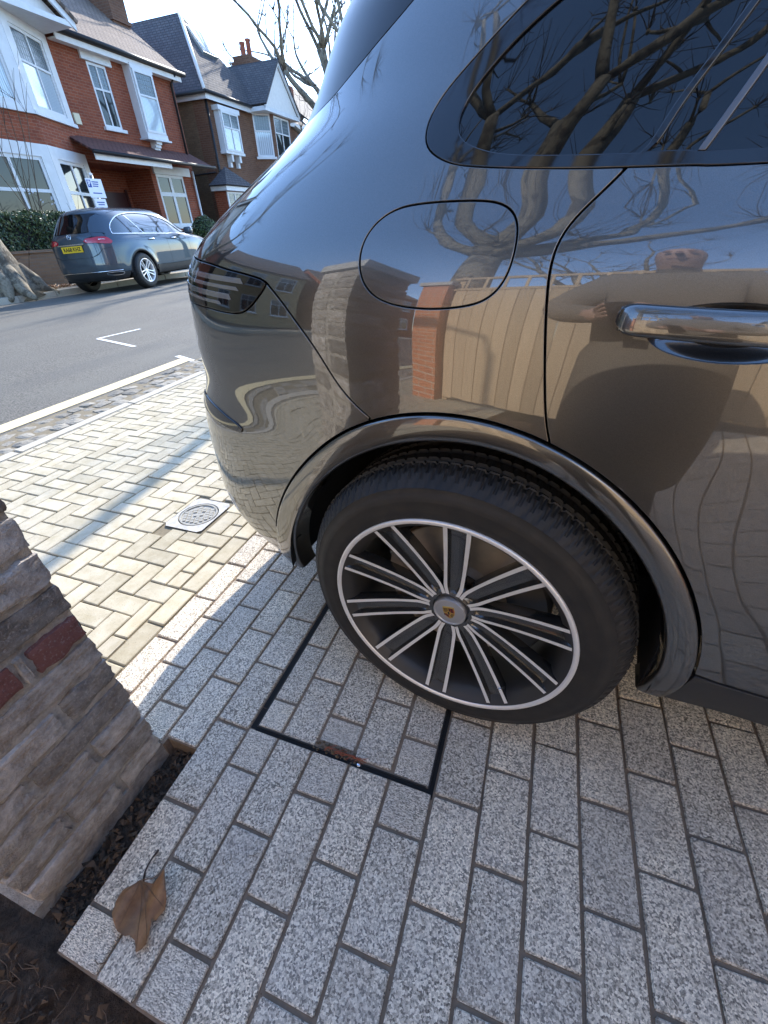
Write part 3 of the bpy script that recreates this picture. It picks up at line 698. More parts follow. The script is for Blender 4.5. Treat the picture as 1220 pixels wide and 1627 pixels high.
def sm_open(p, sig=2.0):
    p = np.array(p); n = min(int(4 * sig), len(p) - 1); k = np.exp(-.5 * (np.arange(-n, n + 1) / sig) ** 2); k /= k.sum()
    return np.stack([np.convolve(np.concatenate([2 * p[0, i] - p[n:0:-1, i], p[:, i], 2 * p[-1, i] - p[-2:-n - 2:-1, i]]), k, 'valid') for i in (0, 1)], 1)
def join(*segs):
    out = []
    for sg in segs:
        for q in sg:
            if not out or np.hypot(*(np.array(q) - out[-1])) > .003: out.append(np.array(q, float))
    if np.hypot(*(out[0] - out[-1])) < .003: out.pop()
    return np.array(out)
def area(p): x, y = p[:, 0], p[:, 1]; return .5 * np.sum(x * np.roll(y, -1) - np.roll(x, -1) * y)
def inset(p, d):
    """move a closed polygon inwards by d"""
    if area(p) < 0: p = p[::-1]
    a = p - np.roll(p, 1, 0); c = np.roll(p, -1, 0) - p
    a /= np.linalg.norm(a, axis=1, keepdims=True) + 1e-12; c /= np.linalg.norm(c, axis=1, keepdims=True) + 1e-12
    na = np.stack([-a[:, 1], a[:, 0]], 1); nc = np.stack([-c[:, 1], c[:, 0]], 1); m = na + nc; L = np.maximum((m * m).sum(1, keepdims=True), .5)
    return p + m * (2 * d / L)
def pip(P, poly):
    x, y = P[:, 0], P[:, 1]; c = np.zeros(len(P), bool); q = np.roll(poly, 1, 0)
    for (xi, yi), (xj, yj) in zip(poly, q):
        if yi == yj: continue
        m = ((yi > y) != (yj > y)) & (x < (xj - xi) * (y - yi) / (yj - yi) + xi); c ^= m
    return c
def tri_region(poly, holes, res):
    """triangulate a polygon with holes, with interior grid points; returns verts2d, faces, loops (index lists)"""
    loops = [poly] + list(holes); V = []; E = []; idx = []
    for L in loops:
        b = len(V); V += [tuple(q) for q in L]; E += [(b + i, b + (i + 1) % len(L)) for i in range(len(L))]; idx.append(list(range(b, b + len(L))))
    lo, hi = poly.min(0), poly.max(0)
    gx, gy = np.meshgrid(np.arange(lo[0], hi[0], res), np.arange(lo[1], hi[1], res * .9)); gx[1::2] += res / 2; G = np.stack([gx.ravel(), gy.ravel()], 1)
    m = pip(G, poly)
    for h in holes: m &= ~pip(G, h)
    G = G[m]; B = np.array(V)
    keep = np.ones(len(G), bool)
    for i in range(0, len(G), 500):
        keep[i:i + 500] = (((G[i:i + 500, None, :] - B[None]) ** 2).sum(-1).min(1) > (res * .55) ** 2)
    G = G[keep]
    vv, ee, ff, ov, *_ = geometry.delaunay_2d_cdt([Vector(q) for q in V] + [Vector(q) for q in G], E, [], 0, 1e-7)
    vv = np.array([(q.x, q.y) for q in vv]); ff = np.array([f[:3] for f in ff]); c = vv[ff].mean(1); m = pip(c, poly)
    for h in holes: m &= ~pip(c, h)
    mp = {}
    for i, o in enumerate(ov):
        for k in o: mp[k] = i
    return vv, ff[m], [[mp[k] for k in L] for L in idx]
def panel(name, body, poly, mat, parent, holes=(), off=0., gap=.0025, fl=.016, res=.016, mirror=False, both=False, bev=.0012):
    poly = inset(np.array(poly), gap); hs = []
    for h in holes:
        h = np.array(h); h = h if area(h) > 0 else h[::-1]; hs.append(inset(h, -gap))
    vv, ff, loops = tri_region(poly, hs, res)
    P = body.S(vv[:, 0], vv[:, 1]); Nn = body.N(vv[:, 0], vv[:, 1]); P = P + Nn * off
    a, b_, c = P[ff[:, 0]], P[ff[:, 1]], P[ff[:, 2]]; flip = (np.cross(b_ - a, c - a) * Nn[ff[:, 0]]).sum(1) < 0; ff = ff.copy(); ff[flip] = ff[flip][:, ::-1]
    V = [tuple(p) for p in P]; NN = [tuple(n) for n in Nn]; F = [tuple(f) for f in ff]
    for li, L in enumerate(loops):
        Q = P[L]; NQ = Nn[L]; d = np.roll(Q, -1, 0) - np.roll(Q, 1, 0); d /= np.linalg.norm(d, axis=1, keepdims=True) + 1e-12
        out = np.cross(d, NQ); ctr = vv[L].mean(0)
        # outward = away from material: test with a short step in parameter space
        q2 = vv[L]; a2 = area(q2); sgn = 1 if (a2 > 0) == (li == 0) else -1
        # orientation of the (s,v) frame seen from outside is right handed when s grows forward on this side
        ds = body.S(q2[:, 0] + 1e-3, q2[:, 1]) - body.S(q2[:, 0], q2[:, 1]); dv_ = body.S(q2[:, 0], q2[:, 1] + 1e-3) - body.S(q2[:, 0], q2[:, 1])
        t2 = np.roll(q2, -1, 0) - np.roll(q2, 1, 0); t2 /= np.linalg.norm(t2, axis=1, keepdims=True) + 1e-12
        o2 = np.stack([t2[:, 1], -t2[:, 0]], 1) * (1 if a2 > 0 else -1) * (1 if li == 0 else -1)
        out = o2[:, :1] * ds + o2[:, 1:] * dv_; out /= np.linalg.norm(out, axis=1, keepdims=True) + 1e-12
        base = len(V); n = len(L)
        for P_, N_ in ((Q, NQ), (Q + out * bev * .7 - NQ * bev * .3, (NQ + out) / 1.4142), (Q + out * bev - NQ * bev, out), (Q + out * bev - NQ * fl, out)):
            V += [tuple(p) for p in P_]; NN += [tuple(q) for q in N_]
        for k in range(3):
            for i in range(n):
                j = (i + 1) % n; f = (base + k * n + i, base + k * n + j, base + (k + 1) * n + j, base + (k + 1) * n + i)
                p0, p1, p2 = (np.array(V[f[0]]), np.array(V[f[1]]), np.array(V[f[2]])); nn = np.cross(p1 - p0, p2 - p0)
                F.append(f if nn @ (np.array(NN[f[0]]) + np.array(NN[f[2]])) > 0 else f[::-1])
    V = np.array(V); NN = np.array(NN); F = [tuple(f) for f in F]
    def mir(V, NN, F):
        V2 = V.copy(); V2[:, 1] = 2 * body.YC - V2[:, 1]; N2 = NN.copy(); N2[:, 1] *= -1; return V2, N2, [f[::-1] for f in F]
    if mirror: V, NN, F = mir(V, NN, F)
    if both:
        V2, N2, F2 = mir(V, NN, F); k = len(V); V = np.vstack([V, V2]); NN = np.vstack([NN, N2]); F = F + [tuple(i + k for i in f) for f in F2]
    return mesh_obj(name, V, F, mat, parent, normals=NN)
def shell(name, body, parent, s0, s1, v0, v1, off, mat, cut=None, ns=90, nv=60, both=True):
    """dark inner skin behind the panel gaps; cut(x,z) True drops a face"""
    s, v = np.meshgrid(np.linspace(s0, s1, ns), np.linspace(v0, v1, nv)); P = body.S(s, v) - body.N(s, v) * off; V = P.reshape(-1, 3); F = []
    for j in range(nv - 1):
        for i in range(ns - 1):
            k = j * ns + i; c = V[[k, k + 1, k + ns + 1, k + ns]].mean(0)
            if cut is None or not cut(c[0], c[2]): F.append((k, k + 1, k + ns + 1, k + ns))
    if both:
        V2 = V.copy(); V2[:, 1] = 2 * body.YC - V2[:, 1]; F = F + [tuple(i + len(V) for i in f[::-1]) for f in F]; V = np.vstack([V, V2])
    return mesh_obj(name, V, F, mat, parent, smooth=True)

# ------------------------------------------------------------------ wheels
def tyre_mesh(Ro, Rb, w, N=960, pitch=96):
    """outer face near y=0, axis y, tread with circumferential and lateral grooves"""
    h = Ro - Rb; half = [(Rb - .006, .012), (Rb + .001, .005), (Rb + .006, .0055), (Rb + .012, .002), (Rb + .26 * h, .0005), (Rb + .42 * h, .003), (Rb + .44 * h, .0025), (Rb + .56 * h, .008), (Rb + .66 * h, .012), (Rb + .68 * h, .0118), (Rb + .72 * h, .0165), (Rb + .80 * h, .024), (Rb + .88 * h, .034), (Ro - .007, .046), (Ro - .003, .060)]
    prof = list(half)
    gw = .009; gs = [w * .27, w * .42, w * .58, w * .73]; y = .046
    for g_ in gs:
        prof += [(Ro - .001, (prof[-1][1] + g_ - gw) / 2), (Ro, g_ - gw), (Ro - .007, g_ - gw * .7), (Ro - .007, g_ + gw * .7), (Ro, g_ + gw)]
    prof += [(r, w - yy) for r, yy in half[::-1]]
    P = np.array(prof); L = len(P); th = np.arange(N) * 2 * PI / N
    R = np.repeat(P[None, :, 0], N, 0); Y = np.repeat(P[None, :, 1], N, 0)
    tread = np.clip((P[:, 0] - (Ro - .032)) / .006, 0, 1)
    for i in range(L):
        if tread[i] > 0:
            yy = min(P[i, 1], w - P[i, 1]); fr = ((th * pitch / (2 * PI)) + 3.2 * yy / .1) % 1.0
            cut = (fr < .22) * 1.0
            if yy > .075: cut = ((th * pitch / (2 * PI) - 1.5 * yy / .1) % 1.0 < .18) * .8
            R[:, i] -= cut * .0048 * tread[i]
    V = np.stack([R * np.cos(th)[:, None], Y, R * np.sin(th)[:, None]], -1).reshape(-1, 3); F = []
    for k in range(N):
        k2 = (k + 1) % N
        for i in range(L - 1): F.append((k * L + i, k * L + i + 1, k2 * L + i + 1, k2 * L + i))
    return V, F
def sport_wheel(name, parent, loc, flipy=False, full=True):
    """21 inch wheel: ten twin-ribbed spokes, machined faces, crest cap"""
    R = .377; w = empty(name, loc, (0, 0, PI if flipy else 0), parent)
    if 'tyre' not in CACHE:
        V, F = tyre_mesh(R - .002, .272, .262); CACHE['tyre'] = shade_auto(mesh_obj('tyre', V, F, 'tyre_rubber', w), 40).data
    else: link('tyre', CACHE['tyre'], w)
    if 'lip' not in CACHE:
        b = MB().lathe([(.2775, .010), (.2785, .004), (.2775, .0005), (.2745, -.0005), (.2690, .0005), (.2670, .0035)], 120); o = b.build('rim_lip', 'machined_alloy', w, True); CACHE['lip'] = o.data
        b = MB().lathe([(.2670, .0035), (.2610, .012), (.2500, .022), (.2440, .040), (.2400, .090), (.2400, .21), (.262, .25)], 96); o = b.build('rim_barrel', 'barrel', w, True); CACHE['barrel'] = o.data
        # spoke: dark trough with two machined ribs, running along +x from hub to lip
        n = 22; rr = np.linspace(.050, .2655, n)
        def face_y(r): return .047 - .040 * ((r - .05) / .2155) ** 1.5
        hw = np.interp(rr, [.05, .075, .16, .2655], [.0160, .0225, .0255, .0285]); rb = np.interp(rr, [.05, .12, .2655], [.0044, .0038, .0046])
        sec = []
        for r, h_, q in zip(rr, hw, rb):
            y = face_y(r); dp = np.interp(r, [.05, .09, .24, .2655], [.004, .010, .013, .007])
            sec.append([(r, y + .032, -h_ + .003), (r, y + .003, -h_ - .0006), (r, y, -h_), (r, y, -h_ + 2 * q), (r, y + .0025, -h_ + 2 * q + .0008), (r, y + dp, -h_ + 2 * q + .004), (r, y + dp + .002, 0),
                        (r, y + dp, h_ - 2 * q - .004), (r, y + .0025, h_ - 2 * q - .0008), (r, y, h_ - 2 * q), (r, y, h_), (r, y + .003, h_ + .0006), (r, y + .032, h_ - .003)])
        L = len(sec[0]); V = [p for s_ in sec for p in s_]; F = []; mi = []
        for k in range(n - 1):
            for i in range(L - 1): F.append((k * L + i, (k + 1) * L + i, (k + 1) * L + i + 1, k * L + i + 1)); mi.append(1 if i in (2, 9) else 0)
            F.append((k * L + L - 1, (k + 1) * L + L - 1, (k + 1) * L, k * L)); mi.append(0)
        o = mesh_obj('spoke', V, F, ['dark_alloy', 'machined_alloy'], w, mi); shade_auto(o, 28); CACHE['spoke'] = o.data; bpy.data.objects.remove(o)
        b = MB().lathe([(.0, .058), (.044, .058), (.0445, .050), (.056, .0485), (.066, .060), (.075, .075), (.075, .12)], 60); o = b.build('hub', 'dark_alloy', w, True); CACHE['hub'] = shade_auto(o, 40).data
        b = MB().lathe([(.0, .0395), (.030, .0400), (.0335, .0405), (.0345, .0392), (.0378, .0390), (.0390, .0410), (.0395, .058)], 64); o = b.build('hub_cap', 'cap_silver', w, True); CACHE['cap'] = shade_auto(o, 30).data
        b = MB().lathe([(.075, .118), (.188, .118), (.190, .120), (.190, .146), (.188, .148), (.075, .148)], 80); b.lathe([(.0, .10), (.075, .10), (.086, .118)], 48); o = b.build('brake_disc', 'brake_steel', w, True); CACHE['disc'] = shade_auto(o, 30).data
        b = MB(); n = 18
        for k in range(n):
            a0, a1 = math.radians(-52 + 84 * k / n), math.radians(-52 + 84 * (k + 1) / n); q = []
            for r, y in ((.118, .100), (.205, .100), (.212, .108), (.212, .165), (.118, .165)):
                for a in (a0, a1): q.append((r * math.cos(a), y, r * math.sin(a)))
            b.add(q, [(0, 1, 3, 2), (2, 3, 5, 4), (4, 5, 7, 6), (8, 9, 1, 0), (0, 2, 4, 6, 8), (1, 9, 7, 5, 3)])
        o = b.build('brake_caliper', 'caliper', w); CACHE['caliper'] = o.data
        # crest on the cap: gold shield, two antler/stripe quarters, dark centre
        b = MB(); sh = [(-.0135, .0165), (0, .0178), (.0135, .0165), (.0142, .004), (.0122, -.006), (.0070, -.0140), (0, -.0185), (-.0070, -.0140), (-.0122, -.006), (-.0142, .004)]
        V = [(x, .0388, z) for x, z in sh] + [(x * 1.04, .0399, z * 1.04) for x, z in sh]; n = len(sh); b.add(V, [tuple(range(n))[::-1]] + [(i, n + i, n + (i + 1) % n, (i + 1) % n) for i in range(n)])
        for (x0, z0, sg) in ((.0008, .0138, 1), (-.0125, -.0035, -1)):
            for i in range(4):
                a = x0 + i * .0030; z1 = z0 - .0125 if sg > 0 else z0 - .0098 + abs(i - 2.6) * -.0002
                b.box(a, a + .0026, .0380, .0386, z1 + (0 if sg > 0 else (3 - i) * .0020), z0, 1 if i % 2 else 2)
        for k in range(3): b.box(-.0118, -.0016, .0380, .0386, .0032 + k * .0038, .0046 + k * .0038, 2)
        for k in range(3): b.box(.0024, .0112 - k * .0018, .0380, .0386, -.0045 - k * .0036, -.0032 - k * .0036, 2)
        b.box(-.0045, .0045, .0374, .0380, -.0048, .0052, 0); b.box(-.0022, .0018, .0368, .0374, -.0036, .0040, 2)
        o = b.build('crest', ['crest_gold', 'crest_red', 'crest_black'], w); CACHE['crest'] = o.data
        b = MB().lathe([(.0, .0555), (.0068, .0555), (.0074, .058), (.0074, .070)], 6); o = b.build('wheel_bolt', 'dark_alloy', w); CACHE['bolt'] = o.data; bpy.data.objects.remove(o)
    else:
        for nm, k in (('rim_lip', 'lip'), ('rim_barrel', 'barrel'), ('hub', 'hub'), ('hub_cap', 'cap'), ('brake_disc', 'disc'), ('brake_caliper', 'caliper'), ('crest', 'crest')): link(nm, CACHE[k], w)
    for k in range(10):
        o = link('spoke', CACHE['spoke'], w); o.rotation_euler = (0, -math.radians(87.5 + 36 * k), 0)
    for k in range(5):
        a = math.radians(87.5 + 18 + 72 * k); link('wheel_bolt', CACHE['bolt'], w, (.0555 * math.cos(a), 0, .0555 * math.sin(a)))
    a = math.radians(-50); o = MB().tube([(.236 * math.cos(a), .030, .236 * math.sin(a)), (.222 * math.cos(a), .012, .222 * math.sin(a))], [.0035, .0028], 8).build('valve', 'chrome', w, True)
    for ch in w.children:
        if ch.name.startswith('crest'): ch.rotation_euler = (0, math.radians(-12), 0)
    return w
CACHE = {}

# ------------------------------------------------------------------ the SUV on the drive
PB = Body(.985, .30, 2.35,
  [(.10,.16),(.20,.10),(.27,.06),(.33,.036),(.40,.03),(.60,.026),(.80,.0255),(.88,.026),(.95,.029),(1.0,.033),(1.05,.040),(1.10,.053),(1.135,.073),(1.16,.084),(1.18,.091),(1.25,.122),(1.35,.172),(1.45,.232),(1.55,.305),(1.62,.39),(1.66,.47),(1.75,.62),(1.9,.80),(2.1,.984),(2.2,.985)],
  [(.10,.07),(.20,.06),(.28,.065),(.35,.045),(.42,.018),(.50,.006),(.60,0),(2.2,0)],
  [(.10,-.70),(.2,-.82),(.26,-.91),(.30,-.98),(.36,-1.035),(.42,-1.055),(.50,-1.06),(.58,-1.06),(.66,-1.06),(.71,-1.05),(.755,-1.02),(.80,-1.02),(.86,-1.035),(.95,-1.035),(1.02,-1.04),(1.08,-1.00),(1.15,-.905),(1.22,-.77),(1.29,-.635),(1.36,-.605),(1.45,-.575),(1.55,-.50),(1.62,-.46),(1.66,-.40),(1.75,-.1),(1.9,.1),(2.1,.25),(2.2,.28)],
  [(.10,3.6),(.25,3.74),(.6,3.8),(.75,3.78),(.85,3.68),(.95,3.45),(1.02,3.1),(1.08,2.72),(1.2,2.62),(1.66,2.5),(1.75,2.4),(2.2,2.36)],
  [(.10,.10),(1.55,1.55),(1.62,1.615),(1.66,1.645),(1.75,1.68),(1.9,1.693),(2.1,1.697),(2.2,1.6971)],
  [(.1,4.0),(.45,3.9),(1.1,3.15),(1.3,2.85),(1.6,2.7),(2.2,2.6)], (0, 2.895), .008, .44, .377)
HZ = .377
_RO = np.array([(-25, .466), (-15, .466), (13, .464), (30, .465), (50, .471), (70, .478), (90, .481), (105, .478), (120, .474), (132, .472), (142, .476), (153, .488), (165, .508), (175, .527), (188, .540), (205, .55)])
_RI = np.array([(-25, .410), (-15, .410), (15, .412), (34, .418), (50, .425), (66, .433), (78, .436), (90, .431), (108, .421), (120, .417), (137, .416), (151, .422), (161, .433), (173, .445), (188, .452), (205, .455)])
_ag = np.arange(-25, 205.01, 1.); 
def _smr(T):
    y = np.interp(_ag, T[:, 0], T[:, 1]); k = np.exp(-.5 * (np.arange(-20, 21) / 6.) ** 2); k /= k.sum(); return np.convolve(np.concatenate([[y[0]] * 20, y, [y[-1]] * 20]), k, 'valid')
_ro, _ri = _smr(_RO), _smr(_RI)
def archR(a, outer=True, hub=0.): return np.interp(a, _ag, _ro if outer else _ri)
def arch_sv(B, a0, a1, hub=0., outer=True, step=1.5, k=1.0, sym=False):
    a = np.linspace(a0, a1, max(2, int(abs(a1 - a0) / step) + 1)); r = (np.interp(np.minimum(a, 180 - a) if sym else a, _ag, _ro if outer else _ri)) * k
    x = hub + r * np.cos(np.radians(a)); z = HZ + r * np.sin(np.radians(a)); return np.stack([B.s_of(x, z), z], 1)
suv = empty('suv', (0, 0, 0), (0, 0, -.1235)); tag(suv, 'large grey metallic SUV parked on the granite drive, its rear wheel nearest the camera', 'car')
flap = sm_closed(join(cr([(-0.47,1.063),(-0.474,1.084),(-0.472,1.108),(-0.459,1.128),(-0.435,1.14),(-0.395,1.144),(-0.346,1.144),(-0.308,1.142),(-0.284,1.137),(-0.269,1.128),(-0.259,1.115),(-0.254,1.092),(-0.254,1.069),(-0.258,1.051),(-0.268,1.035),(-0.287,1.023),(-0.314,1.017),(-0.347,1.013),(-0.383,1.013),(-0.415,1.017),(-0.44,1.026),(-0.459,1.042),(-0.47,1.063)], .006)), 2.0)
doorL = sm_open(cr([(-0.149,1.168),(-0.156,1.159),(-0.17,1.144),(-0.187,1.126),(-0.198,1.111),(-0.204,1.092),(-0.2045,1.066),(-0.2,1.035),(-0.193,0.994),(-0.185,0.95),(-0.176,0.903),(-0.167,0.864),(-0.158,0.838)], .008), 2)
trimL = sm_open(cr([(-0.25,1.405),(-0.30,1.378),(-0.344,1.348),(-0.374,1.324),(-0.41,1.29),(-0.425,1.273),(-0.434,1.255),(-0.436,1.236),(-0.43,1.218),(-0.419,1.207),(-0.4,1.197),(-0.375,1.188),(-0.338,1.182),(-0.276,1.176),(-0.201,1.1705),(-0.149,1.168)], .008), 1.5)
trimR = cr([(-0.149,1.168),(-0.08,1.165),(-0.007,1.162),(.4,1.156),(.85,1.152)], .012)
seam = sm_open(cr([(-0.639,1.037),(-0.608,1.013),(-0.581,0.982),(-0.556,0.954),(-0.532,0.922),(-0.509,0.883),(-0.485,0.854),(-0.458,0.831),(-0.445,0.824)], .008), 3)
lightT = cr([(-1.06,1.070),(-0.95,1.071),(-0.898,1.068),(-0.802,1.062),(-0.74,1.0545),(-0.692,1.049),(-0.655,1.043),(-0.639,1.037)], .008)
lightB = cr([(-0.639,1.037),(-0.643,1.027),(-0.655,1.012),(-0.671,0.996),(-0.692,0.982),(-0.72,0.976),(-0.76,0.975),(-0.803,0.976),(-0.847,0.975),(-.95,.975),(-1.06,.975)], .008)
blade = cr([(-.88,1.275),(-0.803,1.292),(-0.72,1.311),(-0.66,1.338),(-0.611,1.365),(-0.573,1.388),(-0.53,1.42),(-.48,1.47),(-.44,1.53),(-.43,1.56)], .012)
bumpT = sm_open(cr([(-0.637,0.440),(-0.694,0.432),(-0.743,0.452),(-0.781,0.49),(-0.838,0.545),(-.92,.57),(-1.1,.575),(PB.SMIN,.575)], .012), 2)
a_door = 73.0; a_seam = 112.6; a_bump = 172.5
topW = [(-.25,1.405),(-.1,1.455),(.2,1.50),(.8,1.515),(1.4,1.485),(1.7,1.415),(1.95,1.18)]
quarter = join(doorL, arch_sv(PB, a_door, a_seam), seam[::-1], lightT[::-1], cr([(-1.06,1.07),(-1.08,1.15),(-1.02,1.24),(-.88,1.275)]), blade, [(-.43,1.56)], cr([(-.3,1.565),(.3,1.565),(1.2,1.56),(1.72,1.50),(2.04,1.18)], .03), cr(topW[::-1], .03), trimL)
for mir in (False, True):
    q = panel('quarter_panel', PB, quarter, 'paint_quartz', suv, [flap] if not mir else [], res=.014, mirror=mir)
    if not mir: fp_ = panel('fuel_flap', PB, flap, 'paint_quartz', suv, res=.012, gap=.0017)
    # doors
    CUP = np.array([(.012 + .085 * math.cos(t_), 1.0 + .030 * math.sin(t_) + (.002 if math.sin(t_) > 0 else 0)) for t_ in np.linspace(0, 2 * PI, 44, endpoint=False)])
    silly = cr([(.85,.42),(.276,.422),(.161,.432)], .02)
    a_s = 6.8
    door = join(trimR, [(.85,1.152),(.853,.9),(.85,.42)], silly, arch_sv(PB, a_s, a_door), doorL[::-1])
    d = panel('rear_door', PB, door, 'paint_quartz', suv, [CUP], res=.014, mirror=mir)
    panel('front_door', PB, join(cr([(.856,1.152),(1.4,1.148),(1.9,1.14)], .03), [(1.9,1.14),(1.92,.8),(1.90,.42)], [(1.9,.42),(.856,.42)]), 'paint_quartz', suv, res=.04, mirror=mir)
    # front wing, bonnet side and nose
    nose = join([(1.906,.42),(1.926,.8),(1.906,1.14)], [(2.05,1.12),(2.6,1.085),(PB.SMAX,1.085)], [(PB.SMAX,.3)], [(PB.s_of([3.43], [.3])[0],.3)], arch_sv(PB, -8, 188, 2.895, sym=True, step=3), [(1.93,.33),(1.906,.42)])
    panel('front_wing', PB, nose, 'paint_quartz', suv, res=.045, mirror=mir, gap=.001)
    # sill
    sill = join(cr([(.163,.430),(.276,.420),(.85,.418),(1.88,.418)], .03), [(1.88,.418),(1.88,.285)], cr([(1.88,.285),(.6,.285),(.2,.285),(.15,.292)], .03), cr([(.15,.292),(.158,.36),(.163,.430)], .02))
    panel('sill_trim', PB, sill, 'satin_plastic', suv, res=.03, mirror=mir, off=.002)
    # windows
    outer = join(trimL, trimR, [(.85,1.152),(1.9,1.142),(1.94,1.175)], cr(topW[::-1], .03))
    glassB = sm_open(cr([(-0.17,1.40),(-0.24,1.372),(-0.302,1.34),(-0.337,1.317),(-0.358,1.299),(-0.374,1.281),(-0.386,1.261),(-0.390,1.24),(-0.387,1.227),(-0.375,1.214),(-0.351,1.204),(-0.319,1.195),(-0.274,1.189),(-0.206,1.184),(-0.140,1.1805)], .008), 1.5)
    split = cr([(-.1405,1.1805),(-0.132,1.190),(-0.116,1.226),(-0.094,1.263),(-0.072,1.30),(-.02,1.385),(.02,1.446)], .01)
    gtop1 = [(.02,1.446),(-.06,1.432),(-.17,1.40)]
    g1 = join(glassB, split, gtop1)
    g2 = join(cr([(-.131,1.1815),(-0.084,1.179),(-0.012,1.175),(.4,1.170),(.85,1.166),(1.86,1.158)], .02), cr([(1.86,1.158),(1.66,1.395),(1.4,1.463),(.8,1.493),(.2,1.478),(.032,1.448)], .03), split[::-1] + np.array([.009, .0005]))
    panel('window_trim', PB, outer, 'gloss_black', suv, [g1, g2], off=-.0005, gap=.0012, res=.02, mirror=mir, bev=.002)
    panel('quarter_window', PB, g1, 'tinted_glass', suv, off=-.004, gap=-.0025, res=.02, mirror=mir)
    panel('door_window', PB, g2, 'tinted_glass', suv, off=-.004, gap=-.0025, res=.03, mirror=mir)
    bar = join(cr([(-.078,1.178),(-.039,1.253),(.02,1.365),(.06,1.44)], .01), cr([(.066,1.44),(.026,1.365),(-.033,1.253),(-.072,1.178)], .01))
    panel('window_divider', PB, bar, 'trim_satin', suv, off=.0005, gap=0, res=.02, mirror=mir)
    # tail light
    lens = join(lightT[::-1], [(-1.06,1.070),(-1.06,.975)], lightB[::-1])
    L_ = panel('tail_light', PB, lens, 'lamp_smoke', suv, gap=.0025, res=.014, mirror=mir, off=.0005)
    for (p0, p1, w_) in (((-1.04, 1.046), (-.70, 1.036), .0045), ((-1.04, 1.030), (-.71, 1.022), .0030), ((-1.04, 1.012), (-.73, 1.006), .0050), ((-1.04, .996), (-.76, .992), .0028)):
        st = join(cr([(p0[0], p0[1] + w_), (p1[0], p1[1] + w_)], .02), cr([(p1[0] + .008, p1[1] - w_), (p0[0], p0[1] - w_)], .02)); panel('lamp_strip', PB, st, 'lamp_grey', L_, off=.0016, gap=0, fl=.001, res=.02, mirror=mir, bev=.0003)
    # bumper
    bump = join(seam, arch_sv(PB, a_seam, a_bump), bumpT, [(PB.SMIN,.575),(PB.SMIN,.775)], cr([(PB.SMIN,.775),(-1.2,.78),(-1.08,.83),(-1.06,.975)], .02), lightB[::-1])
    bp = panel('rear_bumper', PB, bump, 'paint_quartz', suv, res=.014, mirror=mir)
    low = join(bumpT[::-1], arch_sv(PB, a_bump, 186), cr([(PB.s_of([-.52], [.325])[0],.322),(-.72,.312),(-.80,.305),(-1.0,.30),(PB.SMIN,.30)], .02), [(PB.SMIN,.30)])
    panel('bumper_skirt', PB, low, 'paint_quartz', suv, res=.018, mirror=mir, gap=.0015, off=-.003)
    pod = sm_closed(join(cr([(-1.0,.712),(-0.93,.727),(-0.868,0.729),(-0.825,0.727),(-0.786,0.720),(-0.754,0.715),(-0.736,0.707),(-0.742,0.699),(-0.764,0.695),(-0.808,0.692),(-0.851,0.694),(-.93,.694),(-1.0,.700),(-1.0,.712)], .008)), 1.5)
    panel('rear_reflector', PB, pod, 'gloss_black', bp, off=.004, gap=0, fl=.004, res=.014, mirror=mir, bev=.003)
    # wheel arch moulding
    a = np.linspace(-11, 188, 150); ro = archR(a) - .0035; ri = archR(a, False); V = []; 
    prof = [(0.0, -.014), (0.0, .002), (.03, .0045), (.10, .0058), (.35, .0068), (.65, .0066), (.85, .0052), (.94, .0030), (.985, -.002), (1.0, -.010), (1.01, -.06)]
    for i in range(len(a)):
        for u_, o_ in prof:
            r = ro[i] + (ri[i] - ro[i]) * u_; x = r * math.cos(math.radians(a[i])); z = HZ + r * math.sin(math.radians(a[i])); V.append((x, z, o_))
    V = np.array(V); ss = PB.s_of(V[:, 0], V[:, 1]); P = PB.S(ss, V[:, 1]); y = P[:, 1] - V[:, 2]; P = np.stack([V[:, 0], y, V[:, 1]], 1); L = len(prof)
    if mir: P[:, 1] = 2 * PB.YC - P[:, 1]
    F = [(i * L + k, i * L + k + 1, (i + 1) * L + k + 1, (i + 1) * L + k) for i in range(len(a) - 1) for k in range(L - 1)]
    if mir: F = [f[::-1] for f in F]
    o = mesh_obj('wheel_arch_trim', P, F, 'paint_quartz', suv, smooth=True); shade_auto(o, 50)
    # wheel wells
    for hx in (0, 2.895):
        sg = 1 if not mir else -1; y0 = .012 if not mir else 2 * PB.YC - .012
        b = MB(); n = 60; V = []
        for k in range(n + 1):
            t_ = math.radians(-7 + 191 * k / n); rr = (float(np.interp(math.degrees(t_), _ag, _ri)) if hx == 0 else .42)
            for q, dy in ((rr + .004, .03), (rr + .012, .05), (rr + .010, .42), (.05, .43)): V.append((hx + q * math.cos(t_), y0 + sg * dy, HZ + q * math.sin(t_)))
        b.add(V, [(k * 4 + i, k * 4 + i + 1, k * 4 + i + 5, k * 4 + i + 4) for k in range(n) for i in range(3)]); b.build('wheel_well', 'liner', suv, True)
